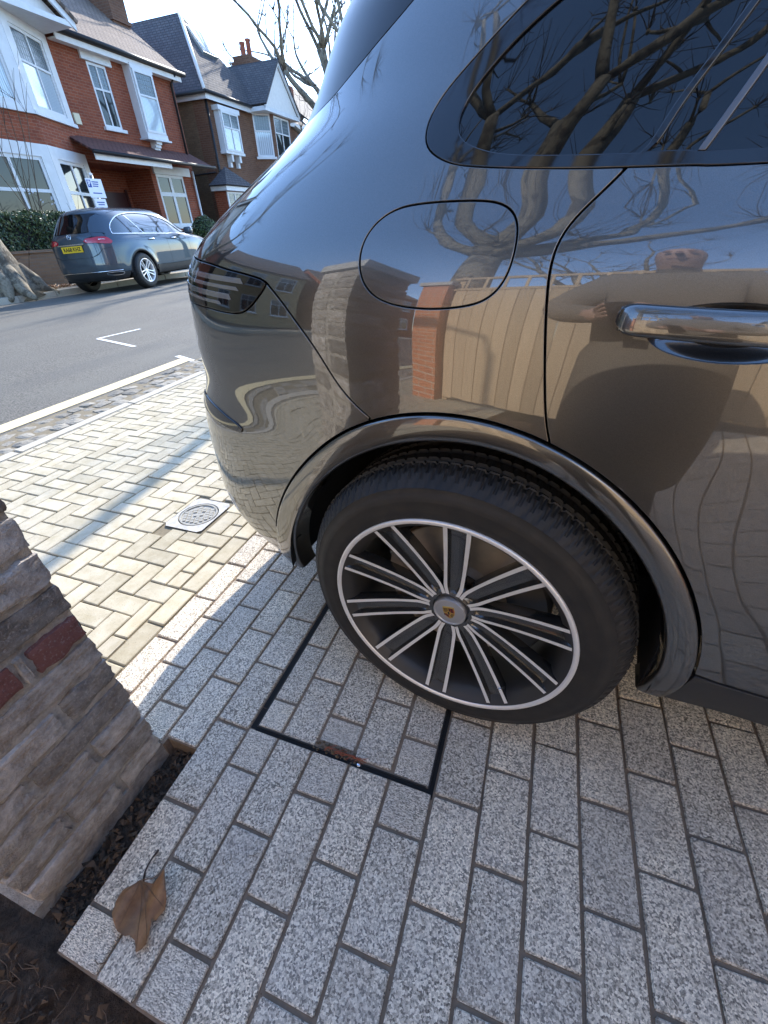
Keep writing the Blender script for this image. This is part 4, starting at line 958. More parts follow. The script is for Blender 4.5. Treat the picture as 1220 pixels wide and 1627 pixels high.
# tailgate, rear glass, blades, roof, bonnet
for mir in (False, True):
    panel('rear_blade', PB, join(blade, [(-.43,1.56)], cr([(-.43,1.56),(-.75,1.565),(-1.0,1.565)], .03), cr([(-1.0,1.565),(-1.02,1.42),(-1.0,1.26),(-.88,1.275)], .03)), 'blade_plastic', suv, res=.02, mirror=mir, off=-.001)
tg = join(cr([(PB.SMIN,.781),(-1.2,.786),(-1.085,.835),(-1.064,.975),(-1.064,1.07),(-1.085,1.12)], .02), [(PB.SMIN,1.12)])
panel('tailgate', PB, tg, 'paint_quartz', suv, res=.03, both=True, gap=.001)
panel('light_bar', PB, join([(-1.065,1.064),(-1.065,1.048)], [(PB.SMIN,1.048),(PB.SMIN,1.064)]), 'lamp_red', suv, off=.003, gap=0, res=.03, both=True)
panel('rear_window', PB, join(cr([(-1.09,1.122),(-1.085,1.15),(-1.03,1.25),(-1.02,1.42),(-1.005,1.562)], .03), [(PB.SMIN,1.562),(PB.SMIN,1.122)]), 'tinted_glass', suv, res=.05, both=True, off=-.004, gap=0)
panel('roof', PB, join(cr([(-1.0,1.568),(-.43,1.566),(.3,1.568),(1.2,1.563),(1.72,1.505)], .05), cr([(1.72,1.505),(1.9,1.57),(2.3,1.63),(PB.SMAX,1.64)], .05), [(PB.SMAX,2.15),(PB.SMIN,2.15),(PB.SMIN,1.568)]), 'paint_quartz', suv, res=.06, both=True, gap=.001)
panel('windscreen', PB, join([(2.05,1.18),(1.74,1.50)], cr([(1.74,1.50),(1.92,1.565),(2.3,1.625),(PB.SMAX,1.635)], .05), [(PB.SMAX,1.09),(2.6,1.09),(2.1,1.12)]), 'clear_tint_glass', suv, res=.06, both=True, gap=0, off=-.003)
shell('inner_shell', PB, suv, PB.SMIN, PB.SMAX, .30, 1.66, .020, 'liner', cut=lambda x, z: math.hypot(x, z - HZ) < .50 or math.hypot(x - 2.895, z - HZ) < .45, ns=140, nv=70)
MB().box(-.85, 3.55, .30, 1.67, .27, .42).box(.52, 2.40, .14, 1.83, .26, .40).build('underbody', 'liner', suv)
# door handles
for mir in (False, True):
    x = np.linspace(.187, .425, 40); V = []; n = 20
    for i, xx in enumerate(x):
        u = (xx - .187) / (.425 - .187); e = min(1, u / .10, (1 - u) / .10); e = math.sqrt(max(0, 1 - (1 - e) ** 2)); lift = .020 * math.sin(PI * min(1, max(0, (u - .0) / 1.0))) ** .55
        zc = 1.0155 - .004 * u; hz = .0175 * (.30 + .70 * e); hy = .010 * (.35 + .65 * e); yb = float(PB.S(PB.s_of([xx], [zc])[0], zc)[1]) - .012 - lift * .9
        for k in range(n):
            t_ = 2 * PI * k / n; c, s_ = math.cos(t_), math.sin(t_); c = math.copysign(abs(c) ** .62, c); s_ = math.copysign(abs(s_) ** .62, s_)
            V.append((xx, yb + hy * c + .004 * s_, zc + hz * s_))
    F = [(i * n + k, i * n + (k + 1) % n, (i + 1) * n + (k + 1) % n, (i + 1) * n + k) for i in range(len(x) - 1) for k in range(n)] + [tuple(range(n))[::-1], tuple((len(x) - 1) * n + k for k in range(n))]
    # feet joining the grip to the door
    V = np.array(V)
    if mir: V[:, 1] = 2 * PB.YC - V[:, 1]; F = [f[::-1] for f in F]
    dr = [o for o in suv.children if o.name.startswith('rear_door')][1 if mir else 0]
    h = mesh_obj('door_handle', V, [f[::-1] for f in F], 'paint_quartz', dr, smooth=True)
    b = MB()
    for xa, xb in ((.190, .226), (.388, .422)):
        ya = float(PB.S(PB.s_of([xa], [1.012])[0], 1.012)[1]); q = [ya + .010, ya - .020]
        if mir: q = [2 * PB.YC - t_ for t_ in q][::-1]
        MB().box(xa, xb, min(q), max(q), 1.002, 1.026).build('handle_mount', 'gloss_black', dr)
    # cup
    nr, na = 12, 44; V = []; c0 = np.array([.012, 1.001])
    for i in range(nr + 1):
        r = 1.03 - i / nr * 1.03 + 1e-3; pts = c0 + (CUP - c0) * r; P = PB.S(pts[:, 0], pts[:, 1]); Nn = PB.N(pts[:, 0], pts[:, 1]); dp = .026 * (1 - min(1, r) ** 2.2)
        V.append(P - Nn * (dp + .0012))
    V = np.vstack(V)
    if mir: V[:, 1] = 2 * PB.YC - V[:, 1]
    F = [(i * na + k, i * na + (k + 1) % na, (i + 1) * na + (k + 1) % na, (i + 1) * na + k) for i in range(nr) for k in range(na)]
    mesh_obj('handle_cup', V, F if mir else [f[::-1] for f in F], 'paint_quartz', dr, smooth=True)
sport_wheel('wheel', suv, (0, .0, HZ)); sport_wheel('wheel', suv, (2.895, .0, HZ)); sport_wheel('wheel', suv, (0, 2 * PB.YC, HZ), True); sport_wheel('wheel', suv, (2.895, 2 * PB.YC, HZ), True)
# mud flap edge and door mirror
MB().box(.406, .440, .075, .30, .30, .45).build('mud_guard', 'liner', suv)
for sg in (0, 1):
    yy = -.16 if sg == 0 else 2 * PB.YC + .16; me = lump_mesh('mirror', .14, .22, .15, 'paint_quartz', 0, 3); link('door_mirror', me, suv, (1.95, yy, 1.27))
    MB().box(1.93, 1.97, min(yy, yy + (.22 if sg == 0 else -.22)), max(yy, yy + (.22 if sg == 0 else -.22)), 1.15, 1.18).build('mirror_arm', 'gloss_black', suv)

# ------------------------------------------------------------------ building helpers
def wall(parent, name, mat, P0, u, n, outline, holes=(), reveal=.10, res=None):
    """flat wall through P0, u along, z up, n outward; outline and holes are (u,z) polygons"""
    P0, u, n = np.array(P0, float), np.array(u, float), np.array(n, float); up = np.array([0, 0, 1.]); out = np.array(outline, float); V2 = [tuple(q) for q in out]; E = [(i, (i + 1) % len(out)) for i in range(len(out))]
    hp = []
    for (a, b_, c, d) in holes:
        k = len(V2); h = [(a, c), (b_, c), (b_, d), (a, d)]; hp.append(np.array(h, float)); V2 += h; E += [(k + i, k + (i + 1) % 4) for i in range(4)]
    vv, ee, ff, *_ = geometry.delaunay_2d_cdt([Vector(q) for q in V2], E, [], 0, 1e-6); vv = np.array([(q.x, q.y) for q in vv]); ff = np.array([f[:3] for f in ff]); c = vv[ff].mean(1); m = pip(c, out)
    for h in hp: m &= ~pip(c, h)
    V = [P0 + u * a + up * b_ for a, b_ in vv]; nn = np.cross(u, up); F = [tuple(f) if nn @ n > 0 else tuple(f[::-1]) for f in ff[m]]
    b = MB().add(V, F)
    for h in hp:
        Q = [P0 + u * a + up * c_ for a, c_ in h]; R = [q - n * reveal for q in Q]
        b.add(Q + R, [(i, (i + 1) % 4, 4 + (i + 1) % 4, 4 + i) for i in range(4)])
    return b.build(name, mat, parent)
def window(parent, P0, u, n, w, h, cols=2, rows=((.68, 'window_glass'), (.32, 'lead_glass')), rec=.06, fr=.07, mu=.05, mat='white_paint', sill=True, name='window'):
    """sash window whose lower-left corner is P0 on the wall plane; panes are its children"""
    P0, u, n = np.array(P0, float), np.array(u, float), np.array(n, float); up = np.array([0, 0, 1.]); o0 = P0 - n * rec; b = MB(); T = (0, .05)
    b.obox(o0, u, n, up, (0, fr), T, (0, h)); b.obox(o0, u, n, up, (w - fr, w), T, (0, h)); b.obox(o0, u, n, up, (fr, w - fr), T, (0, fr)); b.obox(o0, u, n, up, (fr, w - fr), T, (h - fr, h))
    cw = (w - 2 * fr - (cols - 1) * mu) / cols; z = fr; H = h - 2 * fr - (len(rows) - 1) * mu; cells = []
    for i in range(1, cols): b.obox(o0, u, n, up, (fr + i * cw + (i - 1) * mu, fr + i * (cw + mu)), (0, .046), (fr, h - fr))
    for k, (q, gm) in enumerate(rows):
        hh = H * q
        for i in range(cols): cells.append((fr + i * (cw + mu), z, cw, hh, gm))
        z += hh
        if k < len(rows) - 1: b.obox(o0, u, n, up, (fr, w - fr), (0, .053), (z, z + mu)); z += mu
    if sill: b.obox(P0, u, n, up, (-.08, w + .08), (-rec, .10), (-.09, -.002))
    W_ = b.build(name, mat, parent)
    for (a, c, ww, hh, gm) in cells: MB().obox(o0, u, n, up, (a, a + ww), (.008, .018), (c, c + hh)).build('pane', gm, W_)
    if any(c[4] == 'lead_glass' for c in cells):
        b = MB()
        for (a, c, ww, hh, gm) in cells:
            if gm != 'lead_glass': continue
            k = max(2, int(ww / .10)); 
            for i in range(1, k): b.obox(o0, u, n, up, (a + ww * i / k - .006, a + ww * i / k + .006), (.019, .023), (c, c + hh))
            k = max(2, int(hh / .12))
            for i in range(1, k): b.obox(o0, u, n, up, (a, a + ww), (.0235, .026), (c + hh * i / k - .006, c + hh * i / k + .006))
        o = b.build('leading', 'lead_flashing', W_); tag(o, kind='stuff')
    return W_
def slab(parent, name, mat, quad, th=.10, edge=None):
    """roof plane: quad (a,b,c,d) counter-clockwise seen from outside, a-b along the eaves; uv in metres"""
    q = np.array(quad, float); nn = np.cross(q[1] - q[0], q[-1] - q[0]); nn /= np.linalg.norm(nn); eu = (q[1] - q[0]) / np.linalg.norm(q[1] - q[0]); ev = np.cross(nn, eu); uv = [((p - q[0]) @ eu, (p - q[0]) @ ev) for p in q]
    k = len(q); V = list(q) + [p - nn * th for p in q]
    return MB().add(V, [tuple(range(k)), tuple(range(2 * k - 1, k - 1, -1))] + [(i, k + i, k + (i + 1) % k, (i + 1) % k) for i in range(k)], 0, uv + uv).build(name, mat, parent)
X_, Y_, Z_ = np.array([1., 0, 0]), np.array([0, 1., 0]), np.array([0, 0, 1.])

# ------------------------------------------------------------------ red house with the bay
h1 = empty('red_brick_house', (-15, 12.0, 0)); tag(h1, 'red brick house with white two-storey bay and tiled porch roof behind the parked car', 'house')
K1 = Vector((15, -12, 0))
def fin(root, off):
    for c in root.children: c.location = Vector(c.location) + off
wall(h1, 'front_wall', 'red_brick', (-15, 0, 0), Y_, X_, [(4, 0), (18.15, 0), (18.15, 5.95), (4, 5.95)], [(14.24, 14.98, 4.13, 5.70), (15.95, 17.46, 1.33, 3.0), (12.95, 15.72, .02, 3.12)], .12)
MB().box(-24, -15.13, 18.0, 18.15, 0, 6.0).box(-24, -15.13, 4.0, 4.2, 0, 6.0).build('side_wall', 'stock_brick', h1)
MB().box(-16.4, -16.3, 12.9, 15.8, 0, 3.2).box(-16.3, -15.12, 12.80, 12.95, 0, 3.2).box(-16.3, -15.12, 15.72, 15.87, 0, 3.2).box(-16.3, -15.12, 12.95, 15.72, 3.12, 3.2).build('porch_wall', 'red_brick', h1)
dr_ = MB().box(-16.29, -16.22, 14.3, 15.4, .1, 2.45).box(-16.22, -16.19, 14.2, 14.3, .1, 2.55).box(-16.22, -16.19, 15.4, 15.5, .1, 2.55).build('front_door', 'dark_door', h1)
window(h1, (-15, 14.24, 4.13), Y_, X_, .74, 1.57, 2, ((.62, 'window_glass'), (.38, 'lead_glass')))
MB().box(-15.02, -14.93, 14.05, 15.2, 5.71, 5.90).build('window_head', 'white_paint', h1)
window(h1, (-15, 15.95, 1.33), Y_, X_, 1.51, 1.67, 2, ((.66, 'window_glass'), (.34, 'window_glass')), fr=.09, mu=.13)
MB().box(-15.02, -14.92, 15.85, 17.85, 3.0, 3.27).build('window_head', 'white_paint', h1)
# oriel
MB().box(-15.0, -14.66, 15.74, 16.76, 4.00, 4.16).box(-15.0, -14.66, 15.74, 16.76, 5.80, 5.93).box(-15.0, -14.70, 15.74, 15.80, 4.16, 5.80).box(-15.0, -14.70, 16.70, 16.76, 4.16, 5.80).box(-15.0, -14.60, 15.66, 16.84, 3.95, 4.0).build('oriel', 'white_paint', h1)
window(h1, (-14.64, 15.80, 4.16), Y_, X_, .90, 1.64, 1, ((.62, 'curtain_glass'), (.38, 'lead_glass')), rec=.055, sill=False)
for k in range(4): MB().box(-15.0, -14.70 - .07 * k, 16.12, 16.40, 3.95 - .09 * (k + 1), 3.95 - .09 * k).build('bracket', 'white_paint', h1)
# porch roof
slab(h1, 'porch_roof', 'porch_tile', [(-13.95, 12.5, 3.30), (-13.95, 18.2, 3.30), (-15.0, 18.2, 3.78), (-15.0, 12.5, 3.78)], .05)
MB().box(-14.02, -13.98, 12.5, 15.8, 3.08, 3.245).build('porch_fascia', 'cream_paint', h1)
MB().tube([(-13.90, 12.4, 3.27), (-13.90, 18.25, 3.27)], .055, 10).build('porch_gutter', 'black_iron', h1, True)
# two-storey bay: front face and canted right face
A = np.array([-14.2, 11.1, 0]); B = np.array([-15.0, 13.0, 0]); uc = (B - A) / np.linalg.norm(B - A); nc = np.array([uc[1], -uc[0], 0]); LC = float(np.linalg.norm(B - A))
A2 = np.array([-14.2, 8.6, 0]); B2 = np.array([-15.0, 6.7, 0]); uc2 = (A2 - B2) / np.linalg.norm(A2 - B2); nc2 = np.array([uc2[1], -uc2[0], 0])
for (P, uu, nn, L) in ((A, uc, nc, LC), (A2, Y_, X_, 2.5), (B2, uc2, nc2, LC)):
    wall(h1, 'bay_wall', 'red_brick', P, uu, nn, [(0, 0), (L, 0), (L, 1.0), (0, 1.0)]); wall(h1, 'bay_wall', 'red_brick', P, uu, nn, [(0, 3.3), (L, 3.3), (L, 4.0), (0, 4.0)])
    pil = .30
    for (z0, z1) in ((1.0, 3.3), (4.0, 6.05)):
        b = MB(); b.obox(P, uu, nn, Z_, (0, pil), (-.12, .03), (z0, z1)); b.obox(P, uu, nn, Z_, (L - pil, L), (-.12, .03), (z0, z1)); b.obox(P, uu, nn, Z_, (pil, L - pil), (-.12, .03), (z1 - .28, z1)); b.obox(P, uu, nn, Z_, (pil, L - pil), (-.12, .03), (z0, z0 + .12))
        b.obox(P, uu, nn, Z_, (-.05, L + .05), (-.1, .09), (z0 - .06, z0 + .03)); b.build('bay_surround', 'white_paint', h1)
        if z0 > 3: window(h1, P + uu * pil + Z_ * (z0 + .12), uu, nn, L - 2 * pil, z1 - z0 - .40, 2, ((.60, 'curtain_glass'), (.40, 'lead_glass')), rec=.05, sill=False)
        else: window(h1, P + uu * pil + Z_ * (z0 + .12), uu, nn, L - 2 * pil, z1 - z0 - .40, 2, ((.60, 'window_glass'), (.40, 'window_glass')), rec=.05, sill=False, fr=.09, mu=.08)
MB().add([(-14.2, 8.6, 6.0), (-14.2, 11.1, 6.0), (-15, 13.0, 6.0), (-15, 6.7, 6.0)], [(0, 1, 2, 3)]).add([(-14.2, 8.6, .98), (-14.2, 11.1, .98), (-15, 13.0, .98), (-15, 6.7, .98)], [(3, 2, 1, 0)]).build('bay_floor', 'dark_void', h1)
# bay gable
gy0, gy1, gyc, gz, gx = 6.55, 13.15, 9.85, 5.93, -13.85; ga = 8.15
MB().box(-15.0, gx - .02, gy0 + .12, gy1 - .12, 5.98, 6.10).build('gable_soffit', 'white_paint', h1)
MB().add([(gx - .25, gy0 + .2, 6.1), (gx - .25, gy1 - .2, 6.1), (gx - .25, gyc, ga - .12)], [(0, 1, 2)]).build('gable_infill', 'cream_paint', h1)
for (a, z0, c, z1) in ((gy1, gz, gyc, ga), (gy0, gz, gyc, ga)):
    MB().add([(gx, a, z0), (gx, c, z1), (gx, c, z1 + .30), (gx, a, z0 + .22), (gx - .06, a, z0), (gx - .06, c, z1), (gx - .06, c, z1 + .30), (gx - .06, a, z0 + .22)], [(0, 1, 2, 3), (7, 6, 5, 4), (0, 4, 5, 1), (3, 2, 6, 7), (0, 3, 7, 4)]).build('barge_board', 'white_paint', h1)
slab(h1, 'gable_roof', 'clay_tile', [(gx + .05, gy1 + .08, gz + .22), (-19.5, gy1 + .08, gz + .22), (-19.5, gyc, ga + .32), (gx + .05, gyc, ga + .32)], .08)
slab(h1, 'gable_roof', 'clay_tile', [(-19.5, gy0 - .08, gz + .22), (gx + .05, gy0 - .08, gz + .22), (gx + .05, gyc, ga + .32), (-19.5, gyc, ga + .32)], .08)
# main roof, gutter, chimney
slab(h1, 'main_roof', 'clay_tile', [(-14.62, 4.0, 6.10), (-14.62, 18.38, 6.10), (-19.6, 18.38, 9.78), (-19.6, 4.0, 9.78)], .10)
slab(h1, 'main_roof', 'clay_tile', [(-24.5, 18.38, 6.10), (-24.5, 4.0, 6.10), (-19.6, 4.0, 9.78), (-19.6, 18.38, 9.78)], .10)
MB().box(-14.72, -14.68, 13.1, 18.3, 5.88, 6.06).box(-15.0, -14.72, 13.1, 18.3, 5.90, 5.94).build('fascia', 'cream_paint', h1)
MB().tube([(-14.60, 13.2, 6.10), (-14.60, 18.45, 6.10)], .065, 10).build('gutter', 'black_iron', h1, True)
MB().tube([(-14.62, 17.95, 6.05), (-14.92, 17.95, 5.80), (-14.92, 17.95, 3.6)], .045, 8).build('downpipe', 'black_iron', h1, True)
MB().tube([(-14.92, 18.02, 3.2), (-14.92, 18.02, .1)], .045, 8).build('downpipe', 'white_paint', h1, True)
wall(h1, 'gable_wall', 'red_brick', (0, 18.16, 0), -X_, Y_, [(15.0, 5.9), (24.2, 5.9), (19.6, 9.65)])
ch = MB().box(-17.45, -16.48, 17.55, 18.32, 6.2, 8.25).box(-17.50, -16.43, 17.50, 18.37, 7.55, 7.66).box(-17.52, -16.41, 17.48, 18.39, 8.25, 8.40).box(-17.45, -16.48, 17.55, 18.32, 8.40, 9.2).build('chimney', 'brown_brick', h1)
MB().box(-15.0, -14.94, 13.07, 13.28, 4.06, 4.32).build('alarm_box', 'alarm_cream', h1)
fin(h1, K1)

# ------------------------------------------------------------------ hipped house next door
h2 = empty('hipped_house', (-15, 23.0, 0)); tag(h2, 'brick house with steep dark hipped roof, skylight and white gable further along the street', 'house')
wall(h2, 'front_wall', 'brown_brick', (-15, 0, 0), Y_, X_, [(19.9, 0), (30, 0), (30, 5.9), (19.9, 5.9)], [(20.4, 21.75, 4.05, 5.45)], .1)
wall(h2, 'side_wall', 'stock_brick', (0, 19.9, 0), X_, -Y_, [(-25, 0), (-15, 0), (-15, 5.9), (-25, 5.9)])
MB().box(-15.62, -15.005, 19.89, 19.899, .0, 5.88).build('corner_brickwork', 'brown_brick', h2)
AP = (-17.05, 22.15, 8.95); e0, e1 = 19.7, 24.6
slab(h2, 'hip_roof', 'slate', [(-25, e0, 5.88), (-14.75, e0, 5.88), AP, (-25, 22.15, 8.95)], .06)
slab(h2, 'hip_roof', 'slate', [(-14.75, e0, 5.88), (-14.75, e1, 5.88), AP], .06)
slab(h2, 'hip_roof', 'slate', [(-14.75, e1, 5.88), (-25, e1, 5.88), (-25, 22.15, 8.95), AP], .06)
MB().tube([(-14.72, e0 - .02, 5.95), (AP[0], AP[1], AP[2] + .05)], .07, 8).build('hip_ridge', 'cream_paint', h2, True)
n_ = np.cross(np.array((-14.75, e1, 5.88)) - np.array((-14.75, e0, 5.88)), np.array(AP) - np.array((-14.75, e0, 5.88))); n_ /= np.linalg.norm(n_); sv = np.cross(n_, Y_)
if sv[2] < 0: sv = -sv
c0 = np.array((-14.75, 22.3, 5.88)) + sv * 2.05
MB().obox(c0, Y_, sv, n_, (-.50, .50), (0, 1.15), (.0, .10)).build('skylight', 'lead_flashing', h2); MB().obox(c0, Y_, sv, n_, (-.42, .42), (.08, 1.07), (.10, .115)).build('skylight_glass', 'curtain_glass', h2)
MB().box(-14.80, -14.76, 19.75, 30, 5.68, 5.86).box(-25, -14.80, 19.75, 19.80, 5.68, 5.86).build('fascia', 'white_paint', h2)
MB().tube([(-14.68, 19.66, 5.90), (-14.68, 23.2, 5.90)], .06, 8).tube([(-14.68, 19.64, 5.88), (-25, 19.64, 5.88)], .06, 8).build('gutter', 'black_iron', h2, True)
MB().tube([(-14.93, 19.93, 5.8), (-14.93, 19.93, .1)], .05, 8).build('downpipe', 'black_iron', h2, True); MB().tube([(-16.5, 19.82, 5.3), (-16.5, 19.82, .1)], .055, 8).build('soil_pipe', 'white_paint', h2, True)
MB().tube([(-15.1, 19.84, 3.3), (-16.4, 19.84, 3.25)], .03, 8).build('waste_pipe', 'black_iron', h2, True)
MB().box(-15, -14.68, 20.35, 21.80, 3.98, 4.08).box(-15, -14.66, 20.30, 21.85, 5.42, 5.58).box(-15, -14.72, 20.4, 20.46, 4.08, 5.42).box(-15, -14.72, 21.69, 21.75, 4.08, 5.42).build('oriel', 'white_paint', h2)
window(h2, (-14.66, 20.46, 4.08), Y_, X_, 1.23, 1.34, 2, ((.62, 'curtain_glass'), (.38, 'lead_glass')), rec=.055, sill=False)
for yy in (20.75, 21.35): MB().box(-15, -14.72, yy, yy + .14, 3.72, 3.98).box(-15, -14.85, yy, yy + .14, 3.52, 3.72).build('bracket', 'white_paint', h2)
# bay wing with gable
Q0 = np.array([-15., 23.15, 0]); Q1 = np.array([-14.15, 23.85, 0]); uq = (Q1 - Q0) / np.linalg.norm(Q1 - Q0); nq = np.array([uq[1], -uq[0], 0]); LQ = float(np.linalg.norm(Q1 - Q0))
wall(h2, 'bay_wall', 'brown_brick', Q0, uq, nq, [(0, 0), (LQ, 0), (LQ, 5.9), (0, 5.9)], [(.15, LQ - .12, 4.1, 5.72), (.15, LQ - .12, 1.1, 3.0)], .1)
wall(h2, 'bay_wall', 'brown_brick', Q1, Y_, X_, [(0, 0), (1.75, 0), (1.75, 5.9), (0, 5.9)], [(.12, 1.6, 4.1, 5.68), (.12, 1.6, 1.1, 3.0)], .1)
window(h2, Q0 + uq * .15 + Z_ * 4.1, uq, nq, LQ - .27, 1.62, 1, ((.62, 'curtain_glass'), (.38, 'lead_glass'))); window(h2, Q1 + Y_ * .12 + Z_ * 4.1, Y_, X_, 1.48, 1.58, 2, ((.62, 'window_glass'), (.38, 'lead_glass')))
window(h2, Q0 + uq * .15 + Z_ * 1.1, uq, nq, LQ - .27, 1.9, 1); window(h2, Q1 + Y_ * .12 + Z_ * 1.1, Y_, X_, 1.48, 1.9, 2)
MB().box(-15, -13.95, 23.0, 26.3, 5.72, 5.88).build('gable_soffit', 'white_paint', h2)
MB().add([(-14.0, 23.15, 5.9), (-14.0, 26.15, 5.9), (-14.0, 24.65, 7.50), (-14.1, 23.15, 5.9), (-14.1, 26.15, 5.9), (-14.1, 24.65, 7.50)], [(0, 1, 2), (5, 4, 3)]).build('gable_infill', 'cream_paint', h2)
for a in (23.0, 26.3): MB().add([(-13.9, a, 5.80), (-13.9, 24.65, 7.52), (-13.9, 24.65, 7.72), (-13.9, a, 5.98), (-13.98, a, 5.80), (-13.98, 24.65, 7.52), (-13.98, 24.65, 7.72), (-13.98, a, 5.98)], [(0, 1, 2, 3), (7, 6, 5, 4), (0, 4, 5, 1), (3, 2, 6, 7), (0, 3, 7, 4)]).build('barge_board', 'white_paint', h2)
slab(h2, 'gable_roof', 'slate', [(-18.5, 22.95, 5.95), (-13.85, 22.95, 5.95), (-13.85, 24.65, 7.74), (-18.5, 24.65, 7.74)], .06)
slab(h2, 'gable_roof', 'slate', [(-13.85, 26.35, 5.95), (-18.5, 26.35, 5.95), (-18.5, 24.65, 7.74), (-13.85, 24.65, 7.74)], .06)
slab(h2, 'rear_roof', 'slate', [(-15.0, 24.7, 5.9), (-15.0, 30.2, 5.9), (-18.5, 30.2, 8.2), (-18.5, 24.7, 8.2)], .06)
MB().box(-16.5, -15.6, 24.9, 26.2, 6.6, 7.75).box(-16.58, -15.52, 24.82, 26.28, 7.75, 7.92).box(-16.5, -15.6, 24.9, 26.2, 7.92, 8.12).build('chimney', 'brown_brick', h2)
for yy, hh in ((25.2, 8.62), (25.75, 8.85)): MB().lathe([(.13, 8.12), (.11, hh - .1), (.14, hh - .06), (.14, hh), (.0, hh)], 12, axis='z').build('chimney_pot', 'terracotta', h2, True, (-16.05, yy, 0))
# small hipped porch
pa = (-14.75, 20.1, 3.50)
for q in ([(-14.05, 19.0, 2.78), (-14.05, 21.2, 2.78), pa], [(-15, 19.0, 2.78), (-14.05, 19.0, 2.78), pa], [(-14.05, 21.2, 2.78), (-15, 21.2, 2.78), pa]): slab(h2, 'porch_roof', 'slate', q, .05)
MB().box(-15, -14.15, 19.1, 21.1, 2.58, 2.74).build('porch_fascia', 'white_paint', h2)
window(h2, (-14.3, 19.3, 1.0), Y_, X_, 1.6, 1.55, 3, sill=True); MB().box(-15, -14.36, 19.3, 20.9, 0, 2.58).build('porch_wall', 'red_brick', h2)
fin(h2, Vector((15, -23, 0)))
# third house and two more up the street behind the camera
h3 = empty('end_house', (-15, 33, 0)); tag(h3, 'dark roofed red brick house furthest along the street', 'house')
MB().box(-24, -15, 30.3, 40, 0, 6.0).build('wall', 'red_brick', h3); MB().box(-17.6, -16.6, 29.4, 31.0, 6.0, 8.1).build('chimney', 'red_brick', h3)
slab(h3, 'roof', 'slate', [(-14.7, 30.2, 6.0), (-14.7, 40.2, 6.0), (-19.5, 40.2, 9.2), (-19.5, 30.2, 9.2)], .08); slab(h3, 'roof', 'slate', [(-24.3, 40.2, 6.0), (-24.3, 30.2, 6.0), (-19.5, 30.2, 9.2), (-19.5, 40.2, 9.2)], .08)
for k in range(3): window(h3, (-14.94, 31.0 + 2.8 * k, 4.0), Y_, X_, 1.4, 1.6, 2)
for c in list(h3.children): c.location = Vector(c.location) + Vector((15, -33, 0))
def plain_house(name, label, y0, y1, mat):
    h = empty(name, (-15, (y0 + y1) / 2, 0)); tag(h, label, 'house')
    wall(h, 'front_wall', mat, (-15, 0, 0), Y_, X_, [(y0, 0), (y1, 0), (y1, 6), (y0, 6)]); wall(h, 'side_wall', mat, (0, y1, 0), -X_, Y_, [(15, 0), (24, 0), (24, 6), (19.5, 9.4), (15, 6)]); wall(h, 'side_wall', mat, (0, y0, 0), X_, -Y_, [(-24, 0), (-15, 0), (-15, 6), (-19.5, 9.4), (-24, 6)])
    slab(h, 'roof', 'clay_tile', [(-14.7, y0 - .2, 5.95), (-14.7, y1 + .2, 5.95), (-19.5, y1 + .2, 9.5), (-19.5, y0 - .2, 9.5)], .08); slab(h, 'roof', 'clay_tile', [(-24.3, y1 + .2, 5.95), (-24.3, y0 - .2, 5.95), (-19.5, y0 - .2, 9.5), (-19.5, y1 + .2, 9.5)], .08)
    for yy in np.arange(y0 + .8, y1 - 2, 3.0):
        for z0 in (1.0, 3.9): window(h, (-14.94, yy, z0), Y_, X_, 1.6, 1.7, 2)
    ym = (y0 + y1) / 2
    for c in list(h.children): c.location = Vector(c.location) + Vector((15, -ym, 0))
nb = empty('bounce_neighbour_house', (7.5, -10, 0)); tag(nb, 'unseen cream rendered house added behind the photographer to bounce warm light', 'house')  # house added out of view; its sunlit pale wall warms the shaded drive
wall(nb, 'side_wall', 'cream_paint', (2.6, -6.5, 0), -X_, Y_, [(0, 0), (0, 6), (-4.7, 9.3), (-9.4, 6), (-9.4, 0)][::-1]); wall(nb, 'front_wall', 'cream_paint', (2.6, -6.5, 0), -Y_, -X_, [(0, 0), (8, 0), (8, 6), (0, 6)])
slab(nb, 'roof', 'clay_tile', [(2.4, -6.4, 5.95), (2.4, -14.6, 5.95), (7.3, -14.6, 9.4), (7.3, -6.4, 9.4)][::-1], .1); slab(nb, 'roof', 'clay_tile', [(12.2, -14.6, 5.95), (12.2, -6.4, 5.95), (7.3, -6.4, 9.4), (7.3, -14.6, 9.4)][::-1], .1)
for zz in (1.0, 3.9): window(nb, (2.54, -8.0, zz), -Y_, -X_, 1.6, 1.6, 2); window(nb, (2.54, -11.0, zz), -Y_, -X_, 1.6, 1.6, 2)
for c in list(nb.children): c.location = Vector(c.location) + Vector((-7.5, 10, 0))
ow = empty('bounce_drive_house', (8, 2, 0)); tag(ow, 'unseen red brick house added at the head of the granite drive for warm bounce', 'house')  # second unseen house, added to throw warm light back onto the setts
wall(ow, 'front_wall', 'orange_brick', (5.4, 0, 0), -Y_, -X_, [(-7, 0), (2.4, 0), (2.4, 6), (-7, 6)], [(-5.6, -4.0, 1.0, 2.8), (-1.4, .4, 1.0, 2.8), (-5.6, -4.0, 3.9, 5.5), (-1.4, .4, 3.9, 5.5)])
for (a_, z_) in ((-5.6, 1.0), (-5.6, 3.9)): window(ow, (5.4, -a_, z_), -Y_, -X_, 1.6, 1.8 if z_ < 2 else 1.6, 2)
for (a_, z_) in ((-1.4, 1.0), (-1.4, 3.9)): window(ow, (5.4, -a_, z_), -Y_, -X_, 1.8, 1.8 if z_ < 2 else 1.6, 2)
wall(ow, 'side_wall', 'orange_brick', (5.4, 7, 0), -X_, Y_, [(0, 0), (0, 6), (-4.5, 9), (-9, 6), (-9, 0)][::-1]); wall(ow, 'side_wall', 'orange_brick', (5.4, -2.4, 0), X_, -Y_, [(0, 0), (9, 0), (9, 6), (4.5, 9), (0, 6)])
